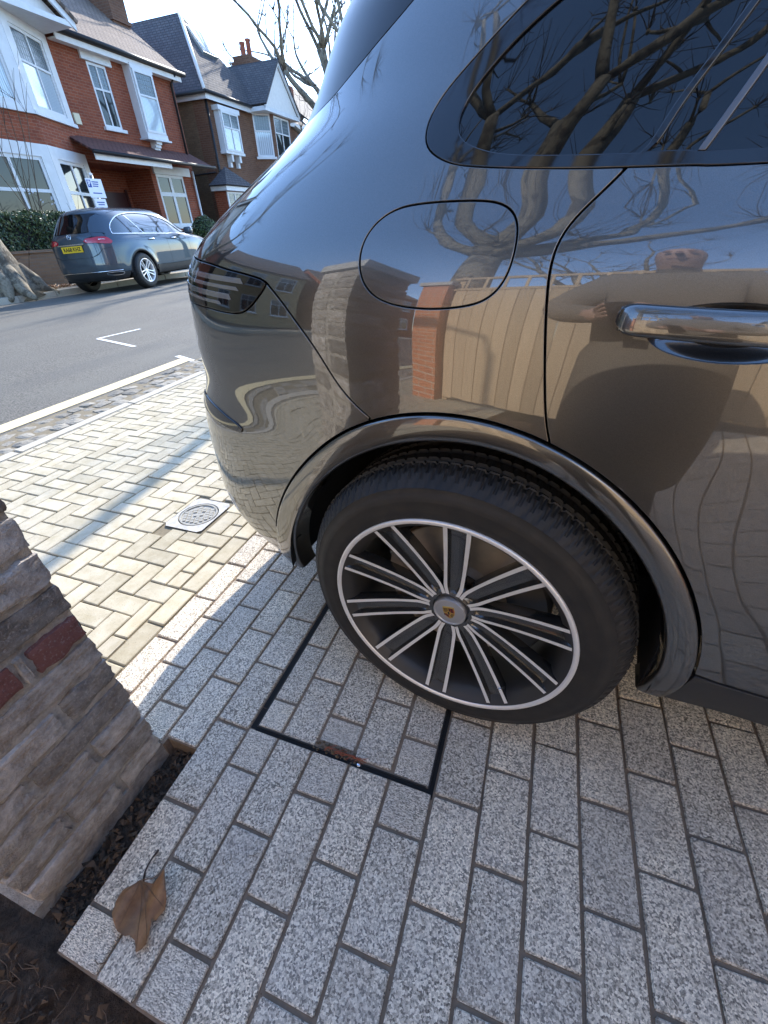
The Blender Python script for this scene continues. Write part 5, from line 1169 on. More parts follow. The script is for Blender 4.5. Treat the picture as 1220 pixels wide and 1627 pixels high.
slab(ow, 'roof', 'clay_tile', [(5.1, 7.2, 5.9), (5.1, -2.6, 5.9), (9.9, -2.6, 9.2), (9.9, 7.2, 9.2)][::-1], .1); slab(ow, 'roof', 'clay_tile', [(14.7, -2.6, 5.9), (14.7, 7.2, 5.9), (9.9, 7.2, 9.2), (9.9, -2.6, 9.2)][::-1], .1)
for c in list(ow.children): c.location = Vector(c.location) + Vector((-8, -2, 0))
plain_house('yellow_brick_house', 'yellow brick house across the street, seen only as a reflection', -7.5, 3.0, 'yellow_brick')
plain_house('brick_house', 'red brick house further back across the street, seen only as a reflection', -20, -9, 'red_brick')

# ------------------------------------------------------------------ front gardens
gw = MB().box(-12.98, -12.75, 3.0, 9.95, -.1, .80).box(-13.02, -12.71, 3.0, 9.95, .80, .86).build('garden_wall', 'garden_brick'); tag(gw, 'low brown brick garden wall under the clipped hedge', 'wall')
gw2 = MB().box(-12.98, -12.75, 11.6, 18.6, -.1, .62).build('garden_wall', 'garden_brick'); tag(gw2, 'low garden wall behind the bonnet of the parked car', 'wall')
def leaf_cloud(pts, nrm, size, n_seed=0):
    b = MB(); rs = random.Random(n_seed)
    for p, n in zip(pts, nrm):
        d = Vector((rs.gauss(0, 1), rs.gauss(0, 1), rs.gauss(0, 1))).normalized(); nn = (Vector(n) * 1.2 + d).normalized(); a = nn.cross(Vector((rs.gauss(0, 1), rs.gauss(0, 1), rs.gauss(0, 1)))).normalized(); c = nn.cross(a); s_ = size * rs.uniform(.6, 1.3); p = Vector(p)
        b.add([p - a * s_, p - c * s_ * .45, p + a * s_ + nn * s_ * .2, p + c * s_ * .45], [(0, 1, 2, 3)])
    return b
def box_pts(x0, x1, y0, y1, z0, z1, n, jit, seed):
    rs = random.Random(seed); P, N_ = [], []
    for _ in range(n):
        f = rs.random(); bump = lambda y, z: .05 * math.sin(y * 5) + .04 * math.sin(z * 9 + y * 3)
        y = rs.uniform(y0, y1); z = rs.uniform(z0, z1); x = rs.uniform(x0, x1)
        if f < .55: P.append((x1 + bump(y, z) - abs(rs.gauss(0, jit)), y, z)); N_.append((1, 0, .2))
        elif f < .8: P.append((x, y, z1 + bump(y, x) - abs(rs.gauss(0, jit)))); N_.append((0, 0, 1))
        elif f < .9: P.append((x, y1 + bump(x, z) - abs(rs.gauss(0, jit)), z)); N_.append((0, 1, .2))
        else: P.append((x, y0 - bump(x, z) + abs(rs.gauss(0, jit)), z)); N_.append((0, -1, .2))
    return P, N_
hd = empty('clipped_hedge', (-13.1, 7.2, .8)); tag(hd, 'clipped dark green hedge on the low garden wall by the plane tree', 'hedge')
P, N_ = box_pts(-13.55, -12.78, 4.6, 9.75, .84, 1.68, 9000, .07, 3); o = leaf_cloud(P, N_, .042, 1).build('foliage', 'hedge_leaf', hd); o.location = (13.1, -7.2, -.8); tag(o, kind='stuff')
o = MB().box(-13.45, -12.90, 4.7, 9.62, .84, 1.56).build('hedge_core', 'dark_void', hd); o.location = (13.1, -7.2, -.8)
bs = empty('round_bush', (-13.25, 15.95, .6)); tag(bs, 'round clipped bush between the two houses', 'bush')
rs = random.Random(5); P, N_ = [], []
for _ in range(2600):
    d = Vector((rs.gauss(0, 1), rs.gauss(0, 1), rs.gauss(0, 1))).normalized(); r = .52 * (1 + .06 * math.sin(d.x * 9) * math.sin(d.z * 8)) - abs(rs.gauss(0, .04)); P.append(d * r + Vector((0, 0, .5))); N_.append(d)
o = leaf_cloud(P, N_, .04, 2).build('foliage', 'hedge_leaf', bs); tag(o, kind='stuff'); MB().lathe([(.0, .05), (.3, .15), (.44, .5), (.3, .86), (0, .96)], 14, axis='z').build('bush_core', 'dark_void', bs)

# ------------------------------------------------------------------ trees
def plane_tree(name, label, loc, H, r0, seed, lean=(0, 0), fork=3.2, twigs=True, limbs=4, spread=.55, buttress=False, dirs=None, group='street plane trees'):
    """pollarded plane: trunk, crooked limbs with knuckles, fans of thin shoots"""
    rs = random.Random(seed); T = MB(); C_ = MB()
    def limb(p, d, L, r, dep):
        d = Vector(d).normalized(); k = max(3, int(L / .45)); pts = [Vector(p)]; rad = [r]; q = Vector(p)
        for i in range(k):
            d = (d + Vector((rs.gauss(0, .13), rs.gauss(0, .13), rs.gauss(0, .09) + .05))).normalized(); q = q + d * L / k; pts.append(q.copy()); rad.append(r * (1 - .42 * (i + 1) / k) * rs.uniform(.95, 1.08))
        T.tube(pts, rad, 9 if dep < 2 else 6)
        e = rad[-1]
        if dep >= 3 or e < .035:
            # knuckle with shoots
            kn = e * rs.uniform(1.5, 2.0); T.tube([q - d * kn, q, q + d * kn * .8], [e, kn, kn * .5], 7)
            if twigs:
                for _ in range(rs.randint(8, 14)):
                    dd = (d * .5 + Vector((rs.gauss(0, .55), rs.gauss(0, .55), rs.uniform(.1, 1.0)))).normalized(); l2 = rs.uniform(.3, 1.5); m = q + dd * l2 * .5 + Vector((rs.gauss(0, .09), rs.gauss(0, .09), rs.gauss(0, .05))) * l2
                    C_.tube([q, m, q + dd * l2 + Vector((0, 0, .12 * l2))], [.012, .008, .003], 4, cap=False)
            return
        for s_ in range(2 if rs.random() < .72 else 3):
            side = Vector((rs.gauss(0, 1), rs.gauss(0, 1), rs.gauss(0, .35))); nd = (d * .75 + side.normalized() * spread * 1.15 + Vector((0, 0, .15))).normalized()
            limb(q - d * e * .3, nd, L * rs.uniform(.55, .8), e * rs.uniform(.66, .82), dep + 1)
        # side knuckle on the limb
        for _ in range(2 if dep < 2 else 1):
            i = rs.randint(1, len(pts) - 1); sd = (Vector((rs.gauss(0, 1), rs.gauss(0, 1), rs.uniform(.1, .8)))).normalized(); limb(pts[i], sd, rs.uniform(.4, .9), max(.036, rad[i] * .35), 3)
    base = Vector((0, 0, -.1)); top = Vector((lean[0], lean[1], fork)); k = 12; pts = []; rad = []
    for i in range(k + 1):
        t_ = i / k; p = base.lerp(top, t_) + Vector((.05 * math.sin(t_ * 5 + seed), .05 * math.cos(t_ * 4), 0)); pts.append(p); rad.append(r0 * (1 - .28 * t_) + (r0 * .75 * math.exp(-t_ * 9) if buttress else r0 * .25 * math.exp(-t_ * 10)))
    T.tube(pts, rad, 20)
    if buttress:
        for a in np.linspace(0, 2 * PI, 8, endpoint=False):
            a += rs.gauss(0, .15); d = Vector((math.cos(a), math.sin(a), 0)); l2 = rs.uniform(.6, .95) * r0 * 1.5; T.tube([Vector((0, 0, .55)) + d * r0 * .75, Vector((0, 0, .22)) + d * r0 * 1.25, Vector((0, 0, .05)) + d * (r0 * .9 + l2 * .6), Vector((0, 0, -.05)) + d * (r0 + l2)], [.13, .17, .11, .05], 8)
    if dirs is None:
        a0 = rs.uniform(0, 6.28); dirs = [(math.cos(a0 + 2 * PI * k / limbs) * spread * 1.2, math.sin(a0 + 2 * PI * k / limbs) * spread * 1.2, 1.0) for k in range(limbs)]
    for dd in dirs: limb(top - Vector((0, 0, r0 * .3)), dd, (H - fork) * rs.uniform(.40, .52), r0 * rs.uniform(.50, .62), 0)
    tr_ = empty(name, loc); tag(tr_, label, 'tree', group)
    T.build('trunk', 'plane_bark', tr_, True)
    if twigs: o = C_.build('crown', 'twig', tr_, True); tag(o, kind='stuff')
    return tr_
plane_tree('plane_tree', 'thick buttressed plane trunk on the far pavement in front of the hedge', (-12.0, 6.95, .03), 10.5, .44, 11, (-.1, -.65), 3.6, buttress=True, dirs=[(.2, -.9, 1), (-.9, -.3, 1.0), (.5, .6, 1.2)])
plane_tree('plane_tree', 'bare knuckled plane tree against the white sky beyond the gabled house', (-12.2, 28.4, .03), 14.0, .34, 23, (0, 0), 4.2, dirs=[(-.75, -.1, 1), (-.35, .25, 1.15), (-.55, -.45, 1.1), (-.9, .35, 1.0), (-.15, -.2, 1.3), (-1.0, -.5, .9), (.4, -.4, 1), (1.0, -.2, .85), (1.1, .3, .9), (.1, .1, 1.2)])
plane_tree('plane_tree', 'pollarded plane tree on the near pavement, reflected in the car windows', (-2.55, -4.3, 0), 13.5, .42, 31, (.2, .1), 4.2, dirs=[(.15, .0, 1.2), (.75, .35, 1), (-.6, .1, 1), (.3, -.7, 1), (.9, -.3, .9), (.45, .25, 1.1), (-.1, .5, 1.0)])
plane_tree('plane_tree', 'second plane tree behind the photographer on the near pavement', (-2.6, -13.0, 0), 12.0, .32, 47, (0, 0), 4.0)
plane_tree('plane_tree', 'plane tree on the near pavement hidden beyond the SUV', (-2.6, 26.5, 0), 13.0, .36, 53, (0, 0), 4.0, dirs=[(-1.0, 0, .8), (-.9, .4, .9), (-.9, -.4, 1), (.5, .2, 1), (0, -.4, 1.2)])
# bare garden shrub in front of the bay
def bare_shrub(name, label, loc, H, n, seed, spread, blossom=False):
    rs = random.Random(seed); b = MB(); fl = MB()
    for _ in range(n):
        d = Vector((rs.gauss(0, spread), rs.gauss(0, spread), 1)).normalized(); p = Vector((rs.gauss(0, .06), rs.gauss(0, .06), 0)); pts = [p.copy()]; L = H * rs.uniform(.65, 1.05)
        for i in range(6): d = (d + Vector((rs.gauss(0, .10), rs.gauss(0, .10), .02))).normalized(); p = p + d * L / 6; pts.append(p.copy())
        b.tube(pts, list(np.linspace(.012, .003, 7)), 5, cap=False)
        for _ in range(3):
            q = pts[rs.randint(2, 5)]; e = q + Vector((rs.gauss(0, .2), rs.gauss(0, .2), rs.uniform(.15, .4))) * (H / 2.5); b.tube([q, (q + e) / 2 + Vector((0, 0, .03)), e], [.006, .005, .002], 4, cap=False)
            if blossom:
                for _ in range(2): c = e + Vector((rs.gauss(0, .04), rs.gauss(0, .04), rs.gauss(0, .04))); fl.add([c + Vector((.035, 0, 0)), c + Vector((0, .03, .03)), c + Vector((-.03, 0, .02)), c + Vector((0, -.03, -.02))], [(0, 1, 2, 3)])
    o = empty(name, loc); tag(o, label, 'shrub'); b.build('stem', 'twig', o, True)
    if blossom: q = fl.build('blossom', 'white_paint', o); tag(q, kind='stuff')
bare_shrub('bare_shrub', 'tall bare twiggy shrub rising in front of the upper bay window', (-13.0, 9.05, .8), 4.4, 8, 3, .07)
bare_shrub('blossom_shrub', 'small budding shrub against the lower bay window by the car roof', (-13.1, 10.1, .1), 2.1, 7, 8, .16, True)
bare_shrub('bare_shrub', 'thin bare twigs on the low wall beside the plane trunk', (-12.6, 7.7, .05), 1.5, 7, 12, .3)
b = MB(); rs = random.Random(2)
for _ in range(420):
    x, y = rs.uniform(-12.5, -11.7), 7.9 + rs.gauss(0, .5); a = rs.uniform(0, 6.28); s_ = rs.uniform(.03, .06); z = .042 + rs.random() * .03
    b.add([(x + s_ * math.cos(a), y + s_ * math.sin(a), z), (x - s_ * .5 * math.sin(a), y + s_ * .5 * math.cos(a), z + .02), (x - s_ * math.cos(a), y - s_ * math.sin(a), z + .005), (x + s_ * .5 * math.sin(a), y - s_ * .5 * math.cos(a), z + .01)], [(0, 1, 2, 3)])
o = b.build('leaf_litter', 'dry_leaf'); tag(o, 'drift of dry leaves on the far pavement behind the parked car', 'leaves', kind='stuff')

# ------------------------------------------------------------------ street furniture
sp = empty('parking_sign', (-11.95, 10.25, .04)); tag(sp, 'white parking sign on a grey pole in front of the porch', 'sign')
MB().tube([(0, 0, 0), (0, 0, 2.42)], .038, 10).build('pole', 'galvanised', sp, True); MB().lathe([(.042, 2.40), (.042, 2.44), (.0, 2.46)], 10, axis='z').build('pole_cap', 'sign_white', sp)
sg = MB().box(.045, .055, -.27, .22, 1.92, 2.33).build('sign_plate', 'sign_white', sp); MB().box(.045, .055, -.20, .16, 1.66, 1.90).build('lower_plate', 'sign_white', sp)
def text_mesh(name, body, size, mat, parent, mtx, bold=0.0, sx=1.0):
    cu = bpy.data.curves.new(name, 'FONT'); cu.body = body; cu.size = size; cu.align_x = 'CENTER'; cu.align_y = 'CENTER'; cu.offset = bold; cu.extrude = .0006
    t_ = bpy.data.objects.new(name, cu); COL.objects.link(t_); dg = bpy.context.evaluated_depsgraph_get(); me = bpy.data.meshes.new_from_object(t_.evaluated_get(dg)); bpy.data.objects.remove(t_)
    me.materials.clear(); me.materials.append(M_(mat)); o = link(name, me, parent); o.matrix_local = mtx @ Matrix.Diagonal((sx, 1, 1, 1)); return o
RYZ = Matrix(((0, 0, 1, 0), (1, 0, 0, 0), (0, 1, 0, 0), (0, 0, 0, 1)))       # text lying in the y-z plane, facing +x
MB().box(.0555, .0565, -.25, -.13, 2.14, 2.30).build('blue_panel', 'sign_blue', sp)
text_mesh('letter', 'P', .15, 'sign_white', sp, Matrix.Translation((.058, -.19, 2.22)) @ RYZ, .004)
for z0, a, c in ((2.26, -.10, .10), (2.215, -.09, .09), (2.17, -.10, .07), (2.02, -.16, .12), (1.82, -.14, .10), (1.77, -.12, .08)): MB().box(.0555, .0562, a, c, z0 - .012, z0 + .012).build('text_line', 'sign_blue', sp)
lpst = empty('lamp_post', (-2.70, 6.5, 0)); tag(lpst, 'slim grey lamp post beyond the SUV whose shadow crosses the pavement', 'lamp post')
MB().tube([(0, 0, -.1), (0, 0, 1.2), (0, 0, 1.25), (0, 0, 6.2)], [.085, .085, .055, .050], 14).build('post', 'galvanised', lpst, True)
MB().tube([(0, 0, 6.1), (-.1, 0, 6.5), (-.7, 0, 6.7)], .035, 8).build('arm', 'galvanised', lpst, True); MB().box(-1.15, -.65, -.12, .12, 6.62, 6.74).build('lantern', 'satin_plastic', lpst)

# ------------------------------------------------------------------ fence, brick post and photographer (seen in the car's paint)
fe = empty('board_fence', (2.0, -3.0, 0)); tag(fe, 'sunlit wooden board fence with trellis, reflected in the car side', 'fence')
bm_ = bevel_box_mesh('board', .145, .022, 2.02, .003, 'fence_board')
for k in range(44): link('board', bm_, fe, (-3.75 + .150 * k, random.uniform(-.004, .004), 2.08 + random.uniform(-.01, .01)), (0, 0, 0))
rl = bevel_box_mesh('rail', 6.7, .05, .07, .004, 'fence_board')
for z0 in (.5, 1.8, 2.13, 2.46): link('rail', rl, fe, (-.55, -.05 if z0 < 2 else 0, z0))
po = bevel_box_mesh('post', .08, .08, 2.5, .004, 'fence_board')
for k in range(5): link('post', po, fe, (-3.8 + 1.65 * k, -.06, 2.5))
lt = bevel_box_mesh('lath', .035, .015, .33, .002, 'fence_board')
for k in range(30): link('lath', lt, fe, (-3.7 + .225 * k, .02, 2.45))
bpst = empty('brick_post', (-2.06, -3.05, 0)); tag(bpst, 'orange brick gatepost at the end of the board fence', 'pier')
MB().box(-.19, .19, -.19, .19, -.1, 2.2).build('shaft', 'orange_brick', bpst); MB().box(-.24, .24, -.24, .24, 2.2, 2.3).build('cap', 'concrete', bpst)

def skin_body(name, pts, edges, rad, root=0, sub=2):
    me = bpy.data.meshes.new(name); me.from_pydata([tuple(p) for p in pts], edges, []); o = bpy.data.objects.new(name, me); COL.objects.link(o)
    m = o.modifiers.new('skin', 'SKIN'); m.use_smooth_shade = True; sv_ = me.skin_vertices[0].data
    for i, r in enumerate(rad): sv_[i].radius = (r, r) if not hasattr(r, '__len__') else r
    sv_[root].use_root = True; s_ = o.modifiers.new('sub', 'SUBSURF'); s_.levels = sub; s_.render_levels = sub
    dg = bpy.context.evaluated_depsgraph_get(); m2 = bpy.data.meshes.new_from_object(o.evaluated_get(dg)); bpy.data.objects.remove(o); m2.materials.clear(); return m2
px, py = .20, -1.08
J = dict(pelvis=(px, py, .93), belly=(px, py + .01, 1.10), chest=(px, py + .03, 1.32), neck0=(px, py + .06, 1.47), neck=(px, py + .10, 1.54), head=(px, py + .15, 1.63), crown=(px, py + .15, 1.76),
         lsh=(px - .19, py + .04, 1.42), lel=(px - .34, py + .12, 1.17), lwr=(px - .13, py + .36, 1.12), rsh=(px + .19, py + .04, 1.42), rel=(px + .34, py + .12, 1.17), rwr=(px + .02, py + .36, 1.12),
         lhip=(px - .10, py, .88), lkn=(px - .13, py + .03, .50), lan=(px - .14, py - .02, .10), ltoe=(px - .16, py + .17, .05), rhip=(px + .10, py, .88), rkn=(px + .13, py + .02, .50), ran=(px + .15, py - .04, .10), rtoe=(px + .18, py + .15, .05))
nm = list(J); ix = {k: i for i, k in enumerate(nm)}
ed = [('pelvis', 'belly'), ('belly', 'chest'), ('chest', 'neck0'), ('neck0', 'neck'), ('neck', 'head'), ('head', 'crown'), ('chest', 'lsh'), ('lsh', 'lel'), ('lel', 'lwr'), ('chest', 'rsh'), ('rsh', 'rel'), ('rel', 'rwr'), ('pelvis', 'lhip'), ('lhip', 'lkn'), ('lkn', 'lan'), ('lan', 'ltoe'), ('pelvis', 'rhip'), ('rhip', 'rkn'), ('rkn', 'ran'), ('ran', 'rtoe')]
rd = dict(pelvis=(.23, .17), belly=(.22, .17), chest=(.23, .17), neck0=.085, neck=.06, head=(.085, .10), crown=(.075, .09), lsh=.115, lel=.085, lwr=.045, rsh=.115, rel=.085, rwr=.045, lhip=.13, lkn=.085, lan=.055, ltoe=.045, rhip=.13, rkn=.085, ran=.055, rtoe=.045)
me = skin_body('person', [J[k] for k in nm], [(ix[a], ix[c]) for a, c in ed], [rd[k] for k in nm])
for m in ('coat_cloth', 'trouser_cloth', 'skin_tone', 'shoe', 'hair'): me.materials.append(M_(m))
for p in me.polygons:
    c = p.center; p.material_index = 2 if c.z > 1.52 else (1 if .13 < c.z < .84 and abs(c.y - py) < .3 else (3 if c.z <= .13 else 0))
    if c.z > 1.74 or (c.z > 1.60 and c.y < py + .13): p.material_index = 4
    if c.y > py + .345: p.material_index = 2
    p.use_smooth = True
pe = link('person', me); tag(pe, 'photographer in a dark coat standing behind the camera, seen only as a reflection', 'person')
MB().lathe([(.20, .99), (.235, .90), (.245, .70), (.255, .42), (.24, .42), (.0, .60)], 32, axis='z').build('coat_skirt', 'coat_cloth', pe, True, (px, py, 0))
fm = MB()
for sx_ in (-1, 1): fm.tube([(px + sx_ * .035, py + .243, 1.665), (px + sx_ * .035, py + .252, 1.665)], .012, 8)
fm.tube([(px, py + .245, 1.665), (px, py + .272, 1.625), (px, py + .25, 1.615)], [.009, .014, .012], 7); fm.tube([(px - .03, py + .243, 1.577), (px, py + .252, 1.575), (px + .03, py + .243, 1.577)], .006, 6)
o = fm.build('face_detail', 'face_shade', pe, True); tag(o, kind='stuff')
# hands: palm and five bent fingers round the phone
ph_c = Vector(CAM) - _f * .012; U = _r; Vv = -_d
for sg in (-1, 1):
    w0 = Vector(J['lwr'] if sg < 0 else J['rwr']); pc = ph_c + U * sg * .055 - _f * .035 - Vv * .03; pts = [w0, pc]; ed2 = [(0, 1)]; rr = [.036, .034]
    for k in range(4):
        a = pc + U * sg * .03 + Vv * (.03 - .021 * k); c = ph_c + U * sg * .048 + Vv * (.035 - .022 * k) - _f * .022; e = ph_c + U * sg * (.030 + .003 * k) + Vv * (.033 - .022 * k) - _f * .016; b0 = len(pts); pts += [a, c, e]; ed2 += [(1, b0), (b0, b0 + 1), (b0 + 1, b0 + 2)]; rr += [.011, .0095, .008]
    b0 = len(pts); pts += [pc + Vv * -.01 - U * sg * .02, ph_c + U * sg * .02 - Vv * .045 - _f * .025]; ed2 += [(1, b0), (b0, b0 + 1)]; rr += [.013, .010]
    hme = skin_body('hand', pts, ed2, rr, 1, 1); hme.materials.append(M_('skin_tone')); link('hand', hme, pe)
phn = empty('phone', ph_c); tag(phn, 'black phone held in both hands by the photographer', 'phone')
MB().obox((0, 0, 0), U, Vv, _f, (-.036, .036), (-.10, .05), (-.010, -.002)).build('phone_body', 'gloss_black', phn); MB().obox((0, 0, 0), U, Vv, _f, (-.034, .034), (-.097, .047), (-.0115, -.0101)).build('phone_screen', 'window_glass', phn)

# ------------------------------------------------------------------ parked car across the road
GB = Body(.945, .30, 1.20,
  [(.10,.20),(.22,.10),(.32,.055),(.45,.035),(.70,.026),(.85,.026),(.93,.032),(1.0,.048),(1.05,.070),(1.09,.088),(1.2,.130),(1.35,.20),(1.46,.27),(1.53,.36),(1.58,.46),(1.66,.62),(1.8,.78),(2.0,.943),(2.2,.944)],
  [(.10,.0),(2.2,0)],
  [(.10,-.62),(.22,-.80),(.32,-.90),(.42,-.93),(.55,-.945),(.70,-.935),(.85,-.925),(1.0,-.925),(1.08,-.90),(1.15,-.85),(1.3,-.745),(1.45,-.635),(1.52,-.60),(1.56,-.52),(1.62,-.38),(1.7,-.1),(1.85,.1),(2.1,.26),(2.2,.28)],
  [(.10,3.55),(.3,3.68),(.6,3.70),(.8,3.66),(.92,3.5),(1.0,3.1),(1.06,2.62),(1.2,2.34),(1.35,2.02),(1.5,1.66),(1.56,1.52),(1.66,1.40),(1.8,1.32),(2.2,1.25)],
  [(.10,.10),(1.48,1.48),(1.56,1.555),(1.62,1.59),(1.72,1.622),(1.9,1.636),(2.1,1.639),(2.2,1.6391)],
  [(.1,3.6),(.9,3.4),(1.2,3.0),(1.6,2.8),(2.2,2.6)], (0, 2.873), .022, .42, .36)
gz = .36
glc = empty('parked_suv', (-9.30, 8.62, .0), (math.radians(-2.6), 0, math.radians(98))); glc.scale = (1.05, 1.05, 1.05); tag(glc, 'grey SUV with yellow number plate parked at the far kerb', 'car')
def xz(pts, d=.03):
    c = cr(pts, d); return np.stack([GB.s_of(c[:, 0], c[:, 1]), c[:, 1]], 1)
def arcg(a0, a1, r, hub=0.):
    a = np.radians(np.linspace(a0, a1, 40)); x, z = hub + r * np.cos(a), gz + r * np.sin(a); return np.stack([GB.s_of(x, z), z], 1)
wb = [(-.50,1.098),(-.2,1.088),(.6,1.070),(1.4,1.052),(1.96,1.038)]; wt = [(1.96,1.038),(1.72,1.20),(1.44,1.345),(1.08,1.44),(.65,1.482),(.25,1.472),(-.12,1.415),(-.36,1.30),(-.47,1.19),(-.50,1.098)]
winp = join(xz(wb), xz(wt)); S0 = GB.SMIN; S1 = GB.SMAX
for mir in (False, True):
    body_side = join(xz([(-.50,1.098),(.6,1.070),(1.96,1.038)]), [(GB.s_of([2.1],[1.03])[0],1.03)], xz([(2.1,1.03),(2.12,.7),(2.1,.45)]), xz([(2.1,.45),(1.2,.44),(.48,.45)]), arcg(12, 168, .43), xz([(-.5,.47),(-.62,.62),(-.66,.86)]), xz([(-.66,.86),(-.64,.93),(-.60,.97),(-.66,1.06),(-.62,1.12),(-.50,1.098)]))
    q = panel('side_panel', GB, body_side, 'paint_graphite', glc, res=.04, gap=.001, mirror=mir)
    upper = join(xz(wt[::-1]), xz([(1.96,1.038),(2.12,1.05),(1.86,1.23),(1.54,1.40),(1.18,1.50),(.75,1.545),(.2,1.54),(-.2,1.49),(-.42,1.44),(-.60,1.24),(-.66,1.13),(-.62,1.12),(-.50,1.098)]))
    panel('roof_frame', GB, upper, 'paint_graphite', glc, res=.04, gap=.001, mirror=mir)
    panel('side_window', GB, winp, 'clear_tint_glass', glc, res=.05, off=-.006, gap=0, mirror=mir)
    ring = [tuple(GB.S(*q) + GB.N(*q) * .003) for q in np.vstack([winp, winp[:1]])]
    if mir: ring = [(x, 2 * GB.YC - y, z) for x, y, z in ring]
    MB().tube(ring, .010, 6, cap=False).build('window_chrome', 'chrome', glc, True)
    for x0, x1, w_ in ((.02, -.14, .016), (.40, .12, .010), (1.10, 1.00, .035)):
        bar = join(xz([(x0 - w_, 1.075), (x1 - w_, 1.44 if x1 < .5 else 1.445)]), xz([(x1 + w_, 1.44 if x1 < .5 else 1.475), (x0 + w_, 1.075)])); panel('window_pillar', GB, bar, 'gloss_black' if w_ != .010 else 'chrome', glc, off=-.002, gap=0, res=.05, mirror=mir)
    for x in (.26, 1.10, 2.02): 
        dl = join(xz([(x - .003, 1.05), (x - .003, .47)]), xz([(x + .003, .47), (x + .003, 1.05)]));
        if x > .3: panel('door_gap', GB, dl, 'rubber_seal', glc, off=.0006, gap=0, res=.05, mirror=mir, fl=.001)
    for x in (.42, 1.28):
        hb = [tuple(GB.S(GB.s_of([xx], [.965])[0], .965) + np.array([0, -.028 * math.sin(PI * (xx - x) / .22) ** .5 - .004, 0])) for xx in np.linspace(x + .001, x + .219, 10)]
        if mir: hb = [(a, 2 * GB.YC - y, c) for a, y, c in hb]
        MB().tube(hb, .013, 8).build('door_handle', 'chrome', glc, True)
    # wings and nose
    nose = join(xz([(2.1,.45),(2.12,.7),(2.1,1.03)]), [(GB.s_of([2.3],[1.045])[0],1.045),(S1,1.055),(S1,.32)], [(GB.s_of([3.36],[.36])[0],.34)], arcg(2, 178, .42, 2.873), xz([(2.44,.40),(2.1,.45)]))
    panel('front_wing', GB, nose, 'paint_graphite', glc, res=.06, gap=.001, mirror=mir)
    # rear corner, lamp, bumper
    lamp = join(xz([(-.60,.97),(-.64,.93),(-.74,.935)]), [(-1.05,.955),(-1.20,.965),(-1.245,1.0),(-1.20,1.045),(-1.0,1.065)], xz([(-.80,1.062),(-.66,1.05),(-.60,.97)]))
    lm = panel('tail_light', GB, lamp, 'lamp_red', glc, res=.03, gap=.001, off=.004, mirror=mir)
    st = join([(-1.20,1.012),(-1.0,1.022)], xz([(-.72,1.018),(-.70,1.008)]), [(-1.0,1.008),(-1.20,1.0)]); panel('lamp_strip', GB, st, 'lamp_clear', lm, res=.03, gap=0, off=.006, fl=.001, mirror=mir)
    bump = join(xz([(-.66,.86),(-.62,.62),(-.50,.47)]), arcg(166, 182, .43), xz([(-.44,.40),(-.6,.40),(-.75,.42)]), [(-1.1,.44),(S0,.44),(S0,.70),(-1.2,.70),(-1.08,.74)], xz([(-.80,.84),(-.66,.86)]))
    panel('rear_bumper', GB, bump, 'paint_graphite', glc, res=.04, gap=.001, mirror=mir)
    low = join(xz([(-.44,.395),(-.6,.395),(-.75,.415)]), [(-1.1,.435),(S0,.435),(S0,.26),(-.9,.26)], xz([(-.50,.27),(-.44,.395)])); panel('bumper_skirt', GB, low, 'satin_plastic', glc, res=.05, gap=.001, off=-.004, mirror=mir)
    gt = join(xz([(-.66,.865),(-.80,.845)]), [(-1.09,.745),(-1.09,.955)], xz([(-.74,.93),(-.64,.925),(-.66,.865)])); panel('corner_panel', GB, gt, 'paint_graphite', glc, res=.04, gap=.001, mirror=mir)
    gu = join([(-1.0,1.067),(-1.09,1.07),(-1.10,1.15)], xz([(-.66,1.125),(-.66,1.062)])); panel('corner_panel', GB, gu, 'paint_graphite', glc, res=.04, gap=.001, mirror=mir)
    gp = join(xz([(-.66,1.13),(-.60,1.24),(-.42,1.44)]), [(-.95,1.47),(-1.07,1.42),(-1.13,1.28),(-1.12,1.155)]); panel('rear_pillar', GB, gp, 'paint_graphite', glc, res=.04, gap=.001, mirror=mir)
    ex = sm_closed(join(cr([(-1.06,.365),(-.96,.345),(-.84,.345),(-.79,.375),(-.84,.405),(-.96,.408),(-1.06,.40),(-1.06,.365)], .01)), 1.5); e_ = panel('exhaust_trim', GB, ex, 'chrome', glc, off=.010, gap=0, fl=.012, mirror=mir); panel('exhaust_mouth', GB, inset(ex, .010), 'liner', e_, off=.0112, gap=0, fl=.001, mirror=mir)
    y0 = -.17 if not mir else 2 * GB.YC + .17; mm = lump_mesh('mirror', .13, .20, .15, 'paint_graphite', 0, 3); link('door_mirror', mm, glc, (1.80, y0, 1.17)); MB().box(1.78, 1.83, min(y0, y0 + (.22 if not mir else -.22)), max(y0, y0 + (.22 if not mir else -.22)), 1.05, 1.085).build('mirror_arm', 'gloss_black', glc)
    sk = join(xz([(.47,.445),(1.2,.435),(2.36,.445)]), xz([(2.36,.28),(.47,.28)])); panel('sill_trim', GB, sk, 'satin_plastic', glc, res=.05, gap=.001, mirror=mir)
    ra = MB(); V = []
    aa = np.radians(np.linspace(0, 180, 40)); 
    for a in aa:
        for r, o_ in ((.435, .001), (.425, .006), (.395, .004), (.392, -.03)):
            x, z = r * math.cos(a), gz + r * math.sin(a); p = GB.S(GB.s_of([x], [z])[0], z); V.append((x, (p[1] - o_) if not mir else 2 * GB.YC - (p[1] - o_), z))
    ra.add(V, [(i * 4 + k, i * 4 + k + 1, i * 4 + k + 5, i * 4 + k + 4) for i in range(39) for k in range(3)]); ra.build('wheel_arch_trim', 'satin_plastic', glc, True)
